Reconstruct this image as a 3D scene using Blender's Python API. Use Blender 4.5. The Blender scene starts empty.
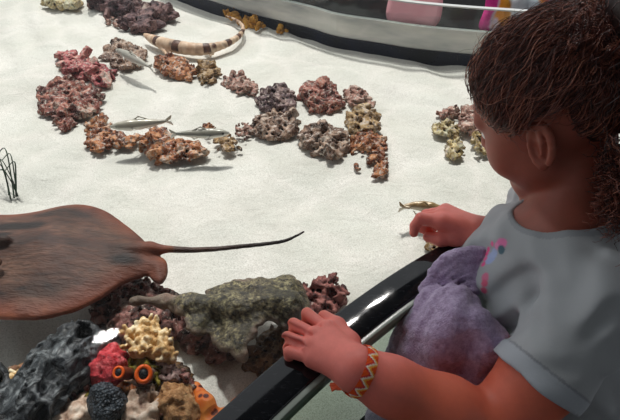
import bpy, math, random
import numpy as np
from mathutils import Vector, Matrix

rng = np.random.default_rng(7)
random.seed(7)
COL = bpy.context.scene.collection
f32 = np.float32

# ------------------------------------------------------------------ camera
CAMZ, PITCH, FPX = 0.65, math.radians(40), 520.0
CP, SP = math.cos(PITCH), math.sin(PITCH)
CAM = np.array([0, 0, CAMZ])

def ray(u, v):
    x = (u - 310) / FPX; y = (v - 210) / FPX
    return np.array([x, CP - y * SP, -SP - y * CP])
def P(u, v, d): return CAM + d * ray(u, v)              # point at depth d
def Pz(u, v, z):                                          # point at height z
    r = ray(u, v); return CAM + r * ((z - CAMZ) / r[2])

cam = bpy.data.cameras.new('camera'); cam_o = bpy.data.objects.new('camera', cam); COL.objects.link(cam_o)
cam_o.location = CAM; cam_o.rotation_euler = (math.pi / 2 - PITCH, 0, 0)
cam.sensor_width = 36; cam.lens = 36 * FPX / 620; cam.clip_start = 0.02; cam.clip_end = 200
bpy.context.scene.camera = cam_o

# ------------------------------------------------------------------ mesh helpers
def make_mesh(name, V, F, smooth=True):
    """F: (n,k) int array or list of such arrays"""
    Fs = F if isinstance(F, list) else [F]
    me = bpy.data.meshes.new(name)
    V = np.asarray(V, dtype=f32)
    me.vertices.add(len(V)); me.vertices.foreach_set('co', V.ravel())
    loops = np.concatenate([np.asarray(f).ravel() for f in Fs]).astype(np.int32)
    tot = np.concatenate([np.full(len(f), np.asarray(f).shape[1]) for f in Fs]).astype(np.int32)
    start = np.concatenate([[0], np.cumsum(tot)[:-1]]).astype(np.int32)
    me.loops.add(len(loops)); me.loops.foreach_set('vertex_index', loops)
    me.polygons.add(len(tot)); me.polygons.foreach_set('loop_start', start)
    me.update(calc_edges=True); me.validate()
    me.polygons.foreach_set('use_smooth', np.full(len(me.polygons), smooth))
    return me

def obj(name, V, F, mat, parent=None, smooth=True, attr=None, origin=None):
    V = np.asarray(V, float)
    base = np.zeros(3)
    if parent is not None: base = np.array(parent['_base'])
    if origin is None:
        origin = np.array([(V[:, 0].min() + V[:, 0].max()) / 2, (V[:, 1].min() + V[:, 1].max()) / 2, V[:, 2].min()])
    me = make_mesh(name, V - origin, F, smooth)
    if attr is not None:
        for an, av in attr.items():
            if av.ndim == 1:
                a = me.attributes.new(an, 'FLOAT', 'POINT'); a.data.foreach_set('value', av.astype(f32))
            else:
                a = me.attributes.new(an, 'FLOAT_COLOR', 'POINT')
                a.data.foreach_set('color', np.concatenate([av, np.ones((len(av), 1))], 1).astype(f32).ravel())
    o = bpy.data.objects.new(name, me); COL.objects.link(o)
    o.location = origin - base
    if mat: me.materials.append(mat)
    if parent is not None: o.parent = parent
    o['_base'] = [float(c) for c in origin]
    return o

def tag(o, label, cat=None, group=None, kind=None):
    if label: o['label'] = label
    if cat: o['category'] = cat
    if group: o['group'] = group
    if kind: o['kind'] = kind
    return o

def thing(name, loc, label, cat, group=None):
    o = bpy.data.objects.new(name, None); COL.objects.link(o); o.location = loc
    o.empty_display_size = 0.05
    o['_base'] = [float(c) for c in loc]
    return tag(o, label, cat, group)

# ------------------------------------------------------------------ noise
def vnoise(X, Y, Z, seed=0):
    xi = np.floor(X).astype(np.int64); yi = np.floor(Y).astype(np.int64); zi = np.floor(Z).astype(np.int64)
    fx = X - xi; fy = Y - yi; fz = Z - zi
    fx = fx * fx * (3 - 2 * fx); fy = fy * fy * (3 - 2 * fy); fz = fz * fz * (3 - 2 * fz)
    def h(a, b, c):
        n = (a * 374761393 + b * 668265263 + c * 2147483647 + seed * 144665) & 0xffffffff
        n = ((n ^ (n >> 13)) * 1274126177) & 0xffffffff
        n = n ^ (n >> 16)
        return (n & 0xffff) / 32767.5 - 1
    r = 0
    for dx in (0, 1):
        wx = fx if dx else 1 - fx
        for dy in (0, 1):
            wy = fy if dy else 1 - fy
            for dz in (0, 1):
                wz = fz if dz else 1 - fz
                r = r + wx * wy * wz * h(xi + dx, yi + dy, zi + dz)
    return r
def fbm(X, Y, Z, o=3, seed=0):
    r = 0; a = 1.0
    for i in range(o):
        r = r + a * vnoise(X * 2 ** i + 3.1 * i, Y * 2 ** i, Z * 2 ** i, seed + i); a *= 0.5
    return r

# ------------------------------------------------------------------ signed-distance fields
def smin(a, b, k):
    if k <= 0: return np.minimum(a, b)
    h = np.maximum(k - np.abs(a - b), 0) / k
    return np.minimum(a, b) - h * h * k * 0.25

class Field:
    def __init__(s, lo, hi, h, init=0.03):
        s.lo = np.array(lo, float); s.h = h
        s.n = np.ceil((np.array(hi) - s.lo) / h).astype(int) + 1
        s.ax = [(s.lo[i] + h * np.arange(s.n[i])).astype(f32) for i in range(3)]
        s.d = np.full(s.n, init, f32); s.init = init
    def reg(s, lo, hi):
        a = np.clip(np.floor((np.array(lo) - s.lo) / s.h).astype(int), 0, s.n)
        b = np.clip(np.ceil((np.array(hi) - s.lo) / s.h).astype(int) + 1, 0, s.n)
        sl = tuple(slice(a[i], b[i]) for i in range(3))
        return sl, s.ax[0][sl[0]][:, None, None], s.ax[1][sl[1]][None, :, None], s.ax[2][sl[2]][None, None, :]
    def full(s): return s.ax[0][:, None, None], s.ax[1][None, :, None], s.ax[2][None, None, :]
    def put(s, sl, q, k, op):
        if q.size == 0: return
        if op == 'u': s.d[sl] = smin(s.d[sl], q, k)
        else: s.d[sl] = -smin(-s.d[sl], q, k)
    def cone(s, a, b, ra, rb, k=0.0, op='u', pad=0.02):
        a = np.array(a, float); b = np.array(b, float); m = max(ra, rb) + pad + k
        sl, X, Y, Z = s.reg(np.minimum(a, b) - m, np.maximum(a, b) + m)
        ab = b - a; L = max(ab @ ab, 1e-12)
        t = np.clip(((X - a[0]) * ab[0] + (Y - a[1]) * ab[1] + (Z - a[2]) * ab[2]) / L, 0, 1)
        q = np.sqrt((X - a[0] - t * ab[0]) ** 2 + (Y - a[1] - t * ab[1]) ** 2 + (Z - a[2] - t * ab[2]) ** 2) - (ra + (rb - ra) * t)
        s.put(sl, q.astype(f32), k, op)
    def chain(s, pts, rs, k=0.0, op='u', pad=0.02):
        for i in range(len(pts) - 1): s.cone(pts[i], pts[i + 1], rs[i], rs[i + 1], k, op, pad)
    def ball(s, c, r, k=0.0, op='u'): s.cone(c, c, r, r, k, op)
    def ell(s, c, r, M=None, k=0.0, op='u', pad=0.02):
        c = np.array(c, float); m = max(r) + pad + k
        sl, X, Y, Z = s.reg(c - m, c + m)
        if M is None: M = np.eye(3)
        x, y, z = X - c[0], Y - c[1], Z - c[2]
        p = [x * M[i][0] + y * M[i][1] + z * M[i][2] for i in range(3)]      # rows of M = local axes
        k0 = np.sqrt(sum((p[i] / r[i]) ** 2 for i in range(3))); k1 = np.sqrt(sum((p[i] / r[i] ** 2) ** 2 for i in range(3))) + 1e-9
        s.put(sl, (k0 * (k0 - 1) / k1).astype(f32), k, op)
    def box(s, c, r, M, rd, k=0.0, op='u', pad=0.02):
        c = np.array(c, float); m = float(np.linalg.norm(r)) + pad + k
        sl, X, Y, Z = s.reg(c - m, c + m); x, y, z = X - c[0], Y - c[1], Z - c[2]
        p = [np.abs(x * M[i][0] + y * M[i][1] + z * M[i][2]) - (r[i] - rd) for i in range(3)]
        out = np.sqrt(sum(np.maximum(a, 0) ** 2 for a in p)); ins = np.minimum(np.maximum(np.maximum(p[0], p[1]), p[2]), 0)
        s.put(sl, (out + ins - rd).astype(f32), k, op)
    def mesh(s):
        return surface_nets(s.d, s.lo, s.h)

def surface_nets(d, lo, h):
    d = d.copy()
    d[0] = np.maximum(d[0], 1e-4); d[-1] = np.maximum(d[-1], 1e-4); d[:, 0] = np.maximum(d[:, 0], 1e-4)
    d[:, -1] = np.maximum(d[:, -1], 1e-4); d[:, :, 0] = np.maximum(d[:, :, 0], 1e-4); d[:, :, -1] = np.maximum(d[:, :, -1], 1e-4)
    s = d < 0
    c = [s[i:s.shape[0] - 1 + i, j:s.shape[1] - 1 + j, k:s.shape[2] - 1 + k] for i in (0, 1) for j in (0, 1) for k in (0, 1)]
    anyc = np.zeros_like(c[0]); allc = np.ones_like(c[0])
    for q in c: anyc |= q; allc &= q
    act = anyc & ~allc
    idx = np.argwhere(act)
    if len(idx) == 0: return np.zeros((0, 3)), np.zeros((0, 4), int)
    vid = np.full(act.shape, -1, np.int32); vid[act] = np.arange(len(idx))
    offs = [(i, j, k) for i in (0, 1) for j in (0, 1) for k in (0, 1)]
    val = [d[idx[:, 0] + o[0], idx[:, 1] + o[1], idx[:, 2] + o[2]] for o in offs]
    acc = np.zeros((len(idx), 3)); cnt = np.zeros(len(idx))
    for a in range(8):
        for b in range(a + 1, 8):
            oa = np.array(offs[a]); ob = np.array(offs[b])
            if np.abs(oa - ob).sum() != 1: continue
            x = (val[a] < 0) != (val[b] < 0)
            t = np.where(x, val[a] / np.where(x, val[a] - val[b], 1), 0)
            p = oa[None] + t[:, None] * (ob - oa)[None]
            acc[x] += p[x]; cnt[x] += 1
    V = (idx + acc / cnt[:, None]) * h + lo
    Fs = []
    for ax in range(3):
        A = [slice(None)] * 3; B = [slice(None)] * 3
        A[ax] = slice(0, -1); B[ax] = slice(1, None)
        e = s[tuple(A)] != s[tuple(B)]
        p = np.argwhere(e)
        o1, o2 = [(1, 2), (2, 0), (0, 1)][ax]
        p = p[(p[:, o1] > 0) & (p[:, o2] > 0)]
        p = p[(p[:, o1] < s.shape[o1] - 1) & (p[:, o2] < s.shape[o2] - 1)]
        inside = s[p[:, 0], p[:, 1], p[:, 2]]
        def cell(da, db):
            q = p.copy(); q[:, o1] -= da; q[:, o2] -= db
            return vid[q[:, 0], q[:, 1], q[:, 2]]
        q = np.stack([cell(1, 1), cell(0, 1), cell(0, 0), cell(1, 0)], 1)
        q[~inside] = q[~inside][:, ::-1]
        Fs.append(q)
    F = np.concatenate(Fs)
    F = F[(F >= 0).all(1)]
    return V, F

def relax(V, F, n=1, w=0.5):
    for _ in range(n):
        acc = np.zeros_like(V); cnt = np.zeros(len(V))
        for i in range(4):
            a = F[:, i]; b = F[:, (i + 1) % 4]
            np.add.at(acc, a, V[b]); np.add.at(cnt, a, 1)
            np.add.at(acc, b, V[a]); np.add.at(cnt, b, 1)
        V = V * (1 - w) + w * acc / np.maximum(cnt, 1)[:, None]
    return V

def poly_inside(px, py, poly):
    r = np.zeros(np.broadcast(px, py).shape, bool); n = len(poly)
    for i in range(n):
        x0, y0 = poly[i][:2]; x1, y1 = poly[(i + 1) % n][:2]
        c = ((y0 > py) != (y1 > py)) & (px < (x1 - x0) * (py - y0) / (y1 - y0 + 1e-15) + x0)
        r ^= c
    return r
def poly_dist(px, py, poly):      # signed: negative inside
    d = np.full(np.broadcast(px, py).shape, 1e9); n = len(poly)
    for i in range(n):
        a = np.array(poly[i][:2]); b = np.array(poly[(i + 1) % n][:2]); e = b - a
        t = np.clip(((px - a[0]) * e[0] + (py - a[1]) * e[1]) / (e @ e + 1e-15), 0, 1)
        d = np.minimum(d, np.hypot(px - a[0] - t * e[0], py - a[1] - t * e[1]))
    return np.where(poly_inside(px, py, poly), -d, d)
def smooth_closed(pts, n=6):
    pts = np.array(pts, float); out = []; m = len(pts)
    for i in range(m):
        p0, p1, p2, p3 = pts[i - 1], pts[i], pts[(i + 1) % m], pts[(i + 2) % m]
        for t in np.linspace(0, 1, n, endpoint=False):
            out.append(0.5 * (2 * p1 + (p2 - p0) * t + (2 * p0 - 5 * p1 + 4 * p2 - p3) * t ** 2 + (3 * p1 - p0 - 3 * p2 + p3) * t ** 3))
    return np.array(out)
def smooth_open(pts, n=6):
    pts = np.array(pts, float); e = np.vstack([2 * pts[0] - pts[1], pts, 2 * pts[-1] - pts[-2]]); out = []
    for i in range(1, len(e) - 2):
        p0, p1, p2, p3 = e[i - 1], e[i], e[i + 1], e[i + 2]
        for t in np.linspace(0, 1, n, endpoint=False):
            out.append(0.5 * (2 * p1 + (p2 - p0) * t + (2 * p0 - 5 * p1 + 4 * p2 - p3) * t ** 2 + (3 * p1 - p0 - 3 * p2 + p3) * t ** 3))
    out.append(pts[-1]); return np.array(out)

def tube(pts, rs, n=10, flat=None):
    """tapered tube along points -> V,F (quads, capped by collapse)"""
    pts = np.array(pts, float); m = len(pts); rs = np.broadcast_to(np.array(rs, float), (m,))
    T = np.gradient(pts, axis=0); T /= np.linalg.norm(T, axis=1)[:, None] + 1e-12
    ref = np.array([0, 0, 1.0]); V = []
    N = np.cross(T[0], ref)
    if np.linalg.norm(N) < 0.1: N = np.cross(T[0], [1, 0, 0])
    N /= np.linalg.norm(N)
    for i in range(m):
        N = N - T[i] * (N @ T[i]); N /= np.linalg.norm(N); B = np.cross(T[i], N)
        for j in range(n):
            a = 2 * math.pi * j / n
            V.append(pts[i] + rs[i] * (math.cos(a) * N + math.sin(a) * B * (flat or 1)))
    V = np.array(V); F = []
    for i in range(m - 1):
        for j in range(n):
            F.append((i * n + j, i * n + (j + 1) % n, (i + 1) * n + (j + 1) % n, (i + 1) * n + j))
    k = len(V); V = np.vstack([V, pts[0], pts[-1]])
    Tf = [(k, (j + 1) % n, j) for j in range(n)] + [(k + 1, (m - 1) * n + j, (m - 1) * n + (j + 1) % n) for j in range(n)]
    return V, [np.array(F), np.array(Tf)]

def merge(parts):
    Vs = []; Q = []; T = []; o = 0
    for V, F in parts:
        for f in (F if isinstance(F, list) else [F]):
            f = np.asarray(f)
            if len(f): (Q if f.shape[1] == 4 else T).append(f + o)
        Vs.append(V); o += len(V)
    R = []
    if Q: R.append(np.vstack(Q))
    if T: R.append(np.vstack(T))
    return np.vstack(Vs), R

# ------------------------------------------------------------------ materials
def lin(c):
    return tuple(((x / 255) / 12.92 if x / 255 <= 0.04045 else ((x / 255 + 0.055) / 1.055) ** 2.4) for x in c)
class M:
    def __init__(s, name, rough=0.6, spec=0.4):
        s.m = bpy.data.materials.new(name); s.m.use_nodes = True; s.nt = s.m.node_tree
        s.b = s.nt.nodes['Principled BSDF']; s.out = s.nt.nodes['Material Output']
        s.b.inputs['Roughness'].default_value = rough; s.b.inputs['Specular IOR Level'].default_value = spec
        s.tc = s.nt.nodes.new('ShaderNodeNewGeometry')
    def n(s, t, **kw):
        q = s.nt.nodes.new('ShaderNode' + t)
        for k, v in kw.items():
            if k in q.inputs: q.inputs[k].default_value = v
            else: setattr(q, k, v)
        return q
    def l(s, a, b): s.nt.links.new(a, b)
    def pos(s): return s.tc.outputs['Position']
    def noise(s, scale, detail=4, rough=0.6, stretch=None, dist=0.0):
        q = s.n('TexNoise', Scale=scale, Detail=detail, Roughness=rough, Distortion=dist)
        if stretch:
            mp = s.n('Mapping'); mp.inputs['Scale'].default_value = stretch; s.l(s.pos(), mp.inputs['Vector']); s.l(mp.outputs[0], q.inputs['Vector'])
        else: s.l(s.pos(), q.inputs['Vector'])
        return q.outputs['Fac']
    def voro(s, scale, feature='F1'):
        q = s.n('TexVoronoi', Scale=scale); q.feature = feature; s.l(s.pos(), q.inputs['Vector']); return q.outputs['Distance']
    def ramp(s, fac, stops, interp='LINEAR'):
        q = s.n('ValToRGB'); e = q.color_ramp.elements; q.color_ramp.interpolation = interp
        while len(e) < len(stops): e.new(0.5)
        for x, (p, c) in zip(e, stops):
            x.position = p; x.color = (*(lin(c) if max(c) > 1 else c), 1)
        s.l(fac, q.inputs['Fac']); return q.outputs['Color']
    def mix(s, fac, a, b, blend='MIX'):
        q = s.n('Mix'); q.data_type = 'RGBA'; q.blend_type = blend
        for v, i in ((fac, 0), (a, 6), (b, 7)):
            if hasattr(v, 'is_output'): s.l(v, q.inputs[i])
            elif i == 0: q.inputs[0].default_value = v
            else: q.inputs[i].default_value = (*(lin(v) if max(v) > 1 else v), 1)
        return q.outputs[2]
    def math(s, op, a, b=0.0):
        q = s.n('Math'); q.operation = op
        for v, i in ((a, 0), (b, 1)):
            if hasattr(v, 'is_output'): s.l(v, q.inputs[i])
            else: q.inputs[i].default_value = v
        return q.outputs[0]
    def attr(s, name, out='Color'):
        q = s.n('Attribute'); q.attribute_name = name; return q.outputs[out]
    def color(s, c):
        if hasattr(c, 'is_output'): s.l(c, s.b.inputs['Base Color'])
        else: s.b.inputs['Base Color'].default_value = (*(lin(c) if max(c) > 1 else c), 1)
        return s
    def bump(s, h, strength=0.5, dist=0.002):
        q = s.n('Bump', Strength=strength, Distance=dist); s.l(h, q.inputs['Height'])
        if s.b.inputs['Normal'].is_linked: s.l(s.b.inputs['Normal'].links[0].from_socket, q.inputs['Normal'])
        s.l(q.outputs[0], s.b.inputs['Normal']); return s
    def set(s, **kw):
        for k, v in kw.items(): s.b.inputs[k.replace('_', ' ')].default_value = v
        return s

def plain(name, c, rough=0.5, spec=0.4, **kw): return M(name, rough, spec).color(c).set(**kw).m

def rock_mat(name, cols, white=0.3, scale=55, wet=0.3):
    q = M(name, 0.6, wet)
    a = q.noise(scale * 1.4, 5, 0.7, dist=0.4)
    tone = q.attr('tone', 'Fac')
    f = q.math('ADD', q.math('MULTIPLY', q.math('SUBTRACT', a, 0.5), 1.5), q.math('ADD', q.math('MULTIPLY', tone, 0.6), 0.2))
    st = [(0.10 + 0.72 * i / max(1, len(cols) - 1), tuple(min(255, x * 1.16 + 4) for x in c)) for i, c in enumerate(cols)]
    c = q.ramp(f, st)
    w = q.noise(scale * 2.2, 4, 0.75)
    t0 = 0.65 - white * 0.22
    wf = q.ramp(w, [(t0, (0, 0, 0)), (t0 + 0.05, (1, 1, 1))])
    c = q.mix(wf, c, (222, 208, 196))
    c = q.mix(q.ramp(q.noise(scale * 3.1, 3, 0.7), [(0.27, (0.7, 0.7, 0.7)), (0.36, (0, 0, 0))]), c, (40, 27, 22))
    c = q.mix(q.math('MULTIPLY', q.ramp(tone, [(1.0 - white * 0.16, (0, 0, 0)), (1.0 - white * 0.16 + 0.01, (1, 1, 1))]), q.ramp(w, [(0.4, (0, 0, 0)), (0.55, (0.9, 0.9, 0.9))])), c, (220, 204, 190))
    c = q.mix(1.0, c, q.ramp(q.tc.outputs['Pointiness'], [(0.44, (1.12, 1.12, 1.12)), (0.50, (0.80, 0.79, 0.78)), (0.58, (0.26, 0.22, 0.20))]), 'MULTIPLY')  # crevice shade and light edges multiplied into the rock colour
    q.color(c)
    q.bump(q.noise(scale * 4, 4, 0.7), 0.6, 0.003)
    return q.m

# sand
q = M('sand', 0.85, 0.15)
c = q.ramp(q.noise(420, 3, 0.8), [(0.32, (176, 174, 166)), (0.5, (216, 214, 206)), (0.72, (236, 234, 228))])
c = q.mix(q.ramp(q.noise(5, 3, 0.6), [(0.35, (0, 0, 0)), (0.7, (0.45, 0.45, 0.45))]), c, (200, 197, 186))
q.color(c); q.bump(q.noise(260, 3, 0.7), 0.35, 0.002); q.bump(q.noise(22, 2, 0.5, dist=1.2), 0.5, 0.006); q.bump(q.noise(9, 3, 0.55, stretch=(1.0, 1.8, 1), dist=1.0), 0.16, 0.012)
SAND = q.m

def clear_mat(name, tint, gloss_rough=0.02, ior=1.33, bump=None, caustic=False, refl=1.0, grazing=0.8):
    m = bpy.data.materials.new(name); m.use_nodes = True; nt = m.node_tree
    nt.nodes.remove(nt.nodes['Principled BSDF']); out = nt.nodes['Material Output']
    tr = nt.nodes.new('ShaderNodeBsdfTransparent'); gl = nt.nodes.new('ShaderNodeBsdfGlossy'); mx = nt.nodes.new('ShaderNodeMixShader')
    tr.inputs[0].default_value = (*tint, 1); gl.inputs['Roughness'].default_value = gloss_rough
    gl.inputs[0].default_value = (refl, refl, refl, 1)
    lw = nt.nodes.new('ShaderNodeLayerWeight'); F0 = ((ior - 1) / (ior + 1)) ** 2
    pw = nt.nodes.new('ShaderNodeMath'); pw.operation = 'POWER'; pw.inputs[1].default_value = 5.0; nt.links.new(lw.outputs['Facing'], pw.inputs[0])
    fr = nt.nodes.new('ShaderNodeMath'); fr.operation = 'MULTIPLY_ADD'; fr.inputs[1].default_value = (1 - F0) * grazing; fr.inputs[2].default_value = F0; nt.links.new(pw.outputs[0], fr.inputs[0])
    geo = nt.nodes.new('ShaderNodeNewGeometry')
    if bump:
        nz = nt.nodes.new('ShaderNodeTexNoise'); nz.inputs['Scale'].default_value = bump[0]; nz.inputs['Detail'].default_value = 2
        nz.inputs['Distortion'].default_value = 1.0
        nt.links.new(geo.outputs['Position'], nz.inputs['Vector'])
        b = nt.nodes.new('ShaderNodeBump'); b.inputs['Strength'].default_value = bump[1]; b.inputs['Distance'].default_value = bump[2]
        nt.links.new(nz.outputs['Fac'], b.inputs['Height'])
        nt.links.new(b.outputs[0], gl.inputs['Normal']); nt.links.new(b.outputs[0], lw.inputs['Normal'])
    if caustic:  # caustic light pattern drawn into the water's transparent tint
        mp = nt.nodes.new('ShaderNodeTexNoise'); mp.inputs['Scale'].default_value = 4; nt.links.new(geo.outputs['Position'], mp.inputs['Vector'])
        ad = nt.nodes.new('ShaderNodeVectorMath'); ad.operation = 'MULTIPLY_ADD'; ad.inputs[1].default_value = (0.25, 0.25, 0.0)
        nt.links.new(mp.outputs['Color'], ad.inputs[0]); nt.links.new(geo.outputs['Position'], ad.inputs[2])
        vo = nt.nodes.new('ShaderNodeTexVoronoi'); vo.feature = 'DISTANCE_TO_EDGE'; vo.inputs['Scale'].default_value = 7
        nt.links.new(ad.outputs[0], vo.inputs['Vector'])
        rp = nt.nodes.new('ShaderNodeValToRGB'); e = rp.color_ramp.elements
        e[0].position = 0.0; e[0].color = (1, 1, 1, 1); e[1].position = 0.16; e[1].color = (*tint, 1)
        nt.links.new(vo.outputs['Distance'], rp.inputs['Fac']); nt.links.new(rp.outputs['Color'], tr.inputs[0])
    nt.links.new(fr.outputs[0], mx.inputs[0]); nt.links.new(tr.outputs[0], mx.inputs[1]); nt.links.new(gl.outputs[0], mx.inputs[2])
    nt.links.new(mx.outputs[0], out.inputs[0])
    return m
WATER = clear_mat('water', (0.92, 0.935, 0.925), 0.02, 1.18, (5, 0.010, 0.006), True, 1.0, 0.1)
ACRYL = clear_mat('acrylic', (0.80, 0.88, 0.82), 0.03, 1.45)
ACRYL_FAR = clear_mat('acrylic far', (0.90, 0.92, 0.91), 0.05, 1.3)

q = M('black vinyl', 0.16, 0.5)
w = q.noise(60, 5, 0.7, stretch=(1, 3, 1)); sc = q.ramp(w, [(0.55, (0.008, 0.009, 0.011)), (0.75, (0.03, 0.032, 0.036))])
q.color(sc); q.nt.links.new(q.ramp(q.noise(35, 4, 0.6), [(0.3, (0.03, 0.03, 0.03)), (0.8, (0.12, 0.12, 0.12))]), q.b.inputs['Roughness'])
BLACKTRIM = q.m
DARK = plain('matt black', (12, 13, 15), 0.7, 0.2)
q = M('dark deck', 0.9, 0.1); q.color(q.ramp(q.noise(40, 4, 0.7), [(0.3, (8, 8, 9)), (0.7, (22, 22, 24))])); DECK = q.m
q = M('grey sand reflection', 0.2, 0.5); q.color(q.ramp(q.noise(3, 4, 0.6, stretch=(1, 1, 5)), [(0.3, (150, 154, 156)), (0.5, (196, 196, 190)), (0.75, (224, 222, 212))])); GREY_REFLECTION = q.m  # pale grey colour stands in for sand reflected in clear acrylic
q = M('blue black plinth', 0.3, 0.15); q.color(q.ramp(q.noise(5, 3, 0.6), [(0.3, (5, 6, 9)), (0.55, (9, 18, 40)), (0.7, (5, 6, 8))])); PLINTH = q.m

# ------------------------------------------------------------------ the setting
ZR, ZW = 0.15, 0.118      # rim top, water level
near_px = [(212, 417), (250, 382), (300, 341), (345, 305), (390, 274), (440, 244.5), (490, 222), (530, 205)]
near = np.array([Pz(u, v, ZR)[:2] for u, v in near_px])
pf = np.polyfit(near[:, 0], near[:, 1], 2)
xs = np.linspace(near[0, 0], near[-1, 0], 14)
near_fit = np.stack([xs, np.polyval(pf, xs)], 1)
t0 = near_fit[0] - near_fit[1]; t0 /= np.linalg.norm(t0); t1 = near_fit[-1] - near_fit[-2]; t1 /= np.linalg.norm(t1)
NEAR = np.vstack([near_fit[0] + t0 * 0.9, near_fit[0] + t0 * 0.3, near_fit, near_fit[-1] + t1 * 0.3, near_fit[-1] + t1 * 0.8])
NEAR = smooth_open(NEAR, 4)
far_px = [(150, -14), (183, 0), (247, 22), (305, 37), (335, 46.5), (380, 54), (410, 59), (454, 64), (500, 68)]
FAR = smooth_open([Pz(u, v, 0)[:2] for u, v in far_px], 5)
ta = FAR[0] - FAR[4]; ta /= np.linalg.norm(ta); tb = FAR[-1] - FAR[-5]; tb /= np.linalg.norm(tb)
FAR = np.vstack([FAR[0] + ta * 1.6, FAR[0] + ta * 0.6, FAR, FAR[-1] + tb * 0.5])

def sweep(line, o0, o1, z0, z1, bev=0.0):
    """box strip along a 2D line between normal offsets o0,o1"""
    line = np.asarray(line); T = np.gradient(line, axis=0); T /= np.linalg.norm(T, axis=1)[:, None]
    N = np.stack([T[:, 1], -T[:, 0]], 1)
    if bev > 0:
        prof = []
        for cx, cz, a0 in ((o1 - bev, z1 - bev, 0), (o0 + bev, z1 - bev, 90), (o0 + bev, z0 + bev, 180), (o1 - bev, z0 + bev, 270)):
            for a in np.linspace(a0, a0 + 90, 5):
                prof.append((cx + bev * math.cos(math.radians(a)), cz + bev * math.sin(math.radians(a))))
    else: prof = [(o1, z0), (o1, z1), (o0, z1), (o0, z0)]
    k = len(prof); V = []
    for i in range(len(line)):
        for o, z in prof: V.append((*(line[i] + N[i] * o), z))
    F = []
    for i in range(len(line) - 1):
        for j in range(k):
            a = i * k + j; b = i * k + (j + 1) % k
            F.append((a, b, b + k, a + k))
    V = np.array(V); n = len(V)
    c0 = V[:k].mean(0); c1 = V[-k:].mean(0); V = np.vstack([V, c0, c1])
    Tt = [(n, (j + 1) % k, j) for j in range(k)] + [(n + 1, n - k + j, n - k + (j + 1) % k) for j in range(k)]
    return V, [np.array(F), np.array(Tt)]

def pane(line, a0, a1, z0, z1, th):
    """leaning pane: offset a0 at z0 (foot), a1 at z1 (top)"""
    line = np.asarray(line); T = np.gradient(line, axis=0); T /= np.linalg.norm(T, axis=1)[:, None]; N = np.stack([T[:, 1], -T[:, 0]], 1)
    prof = [(a0, z0), (a0 + th, z0), (a1 + th, z1), (a1, z1)]; V = []; F = []
    for i in range(len(line)):
        for o_, z in prof: V.append((*(line[i] + N[i] * o_), z))
    for i in range(len(line) - 1):
        for j in range(4):
            a = i * 4 + j; b = i * 4 + (j + 1) % 4; F.append((a, b, b + 4, a + 4))
    F += [(3, 2, 1, 0), (len(V) - 4, len(V) - 3, len(V) - 2, len(V) - 1)]
    return np.array(V), np.array(F)

def struct(name, V, F, mat, smooth=False, label=None, parent=None):
    o = obj(name, V, F, mat, parent, smooth); o['kind'] = 'structure'
    if label: o['label'] = label
    return o

FLOORZ = -0.73
LEFTX = -2.6
# near side: outward normal of NEAR (left->right) is (ty,-tx) = to the right/towards camera
struct('trim_1', *sweep(NEAR, 0.0, 0.046, ZR - 0.02, ZR, 0.0035), BLACKTRIM, True, 'glossy black cap rail along the top of the near tank wall')
struct('wall_near', *pane(NEAR, 0.096, 0.05, 0.002, ZR - 0.004, 0.008), ACRYL, False, 'clear acrylic tank wall under the black rail')
struct('trim_2', *sweep(NEAR, 0.0455, 0.0525, ZR - 0.022, ZR - 0.003, 0.001), plain('grey seal', (150, 160, 150), 0.2), True, 'pale seal strip beside the black rail')
struct('trim_3', *sweep(NEAR, 0.066, 0.110, FLOORZ, 0.004, 0.0), DARK, False, 'black base under the near tank wall')
# far side (outward = left normal of line -> negative offsets)
struct('trim_4', *sweep(FAR, -0.06, 0.0, FLOORZ, 0.031, 0.0), PLINTH, False, 'dark base band of the far tank wall')
struct('wall_far', *sweep(FAR, -0.02, -0.006, 0.031, 0.097, 0.0), GREY_REFLECTION, False, 'grey band of the far tank wall, a painted sand reflection')
struct('window_1', *sweep(FAR, -0.02, -0.008, 0.097, 0.158, 0.0), ACRYL_FAR, False, 'clear acrylic strip on the far tank wall')
struct('trim_5', *sweep(FAR, -0.022, -0.006, 0.158, 0.1615, 0.0), plain('pale edge', (190, 192, 190), 0.3), False, 'pale top edge of the far acrylic wall')
struct('wall_left', *sweep(np.array([FAR[0], NEAR[0]]), -0.05, 0.0, FLOORZ, ZR, 0.0)[:2], DARK)
struct('wall_right', *sweep(np.array([NEAR[-1], FAR[-1]]), 0.0, 0.05, FLOORZ, ZR, 0.0)[:2], DARK)

outline = np.vstack([NEAR, FAR[::-1]])
def grid_in(outline, h, zf, grow=0.0):
    lo = outline.min(0) - h * 3; hi = outline.max(0) + h * 3
    nx = int((hi[0] - lo[0]) / h); ny = int((hi[1] - lo[1]) / h)
    X, Y = np.meshgrid(lo[0] + h * np.arange(nx), lo[1] + h * np.arange(ny), indexing='ij')
    D = poly_dist(X, Y, outline)
    keep = D < grow
    V = np.stack([X, Y, zf(X, Y)], -1).reshape(-1, 3)
    I = np.arange(nx * ny).reshape(nx, ny)
    Q = np.stack([I[:-1, :-1], I[1:, :-1], I[1:, 1:], I[:-1, 1:]], -1)
    k = keep[:-1, :-1] & keep[1:, :-1] & keep[1:, 1:] & keep[:-1, 1:]
    Q = Q[k]
    u, inv = np.unique(Q, return_inverse=True)
    return V[u], inv.reshape(-1, 4)
def sand_z(X, Y):
    z = 0.007 * fbm(X * 5, Y * 5, X * 0, 3, 3)
    w = vnoise(X * 3, Y * 3, X * 0 + 5, 9) * 1.5
    z = z + 0.005 * np.sin((X * 0.8 + Y * 0.5) * 70 + w * 5) * np.clip(vnoise(X * 2.2, Y * 2.2, X * 0, 21) + 0.25, 0, 1)
    return z - 0.006
V, F = grid_in(outline, 0.0135, sand_z, 0.092)
so = obj('sand_bed', V, F, SAND); tag(so, 'pale white sand bed of the pool', kind='structure')
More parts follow.
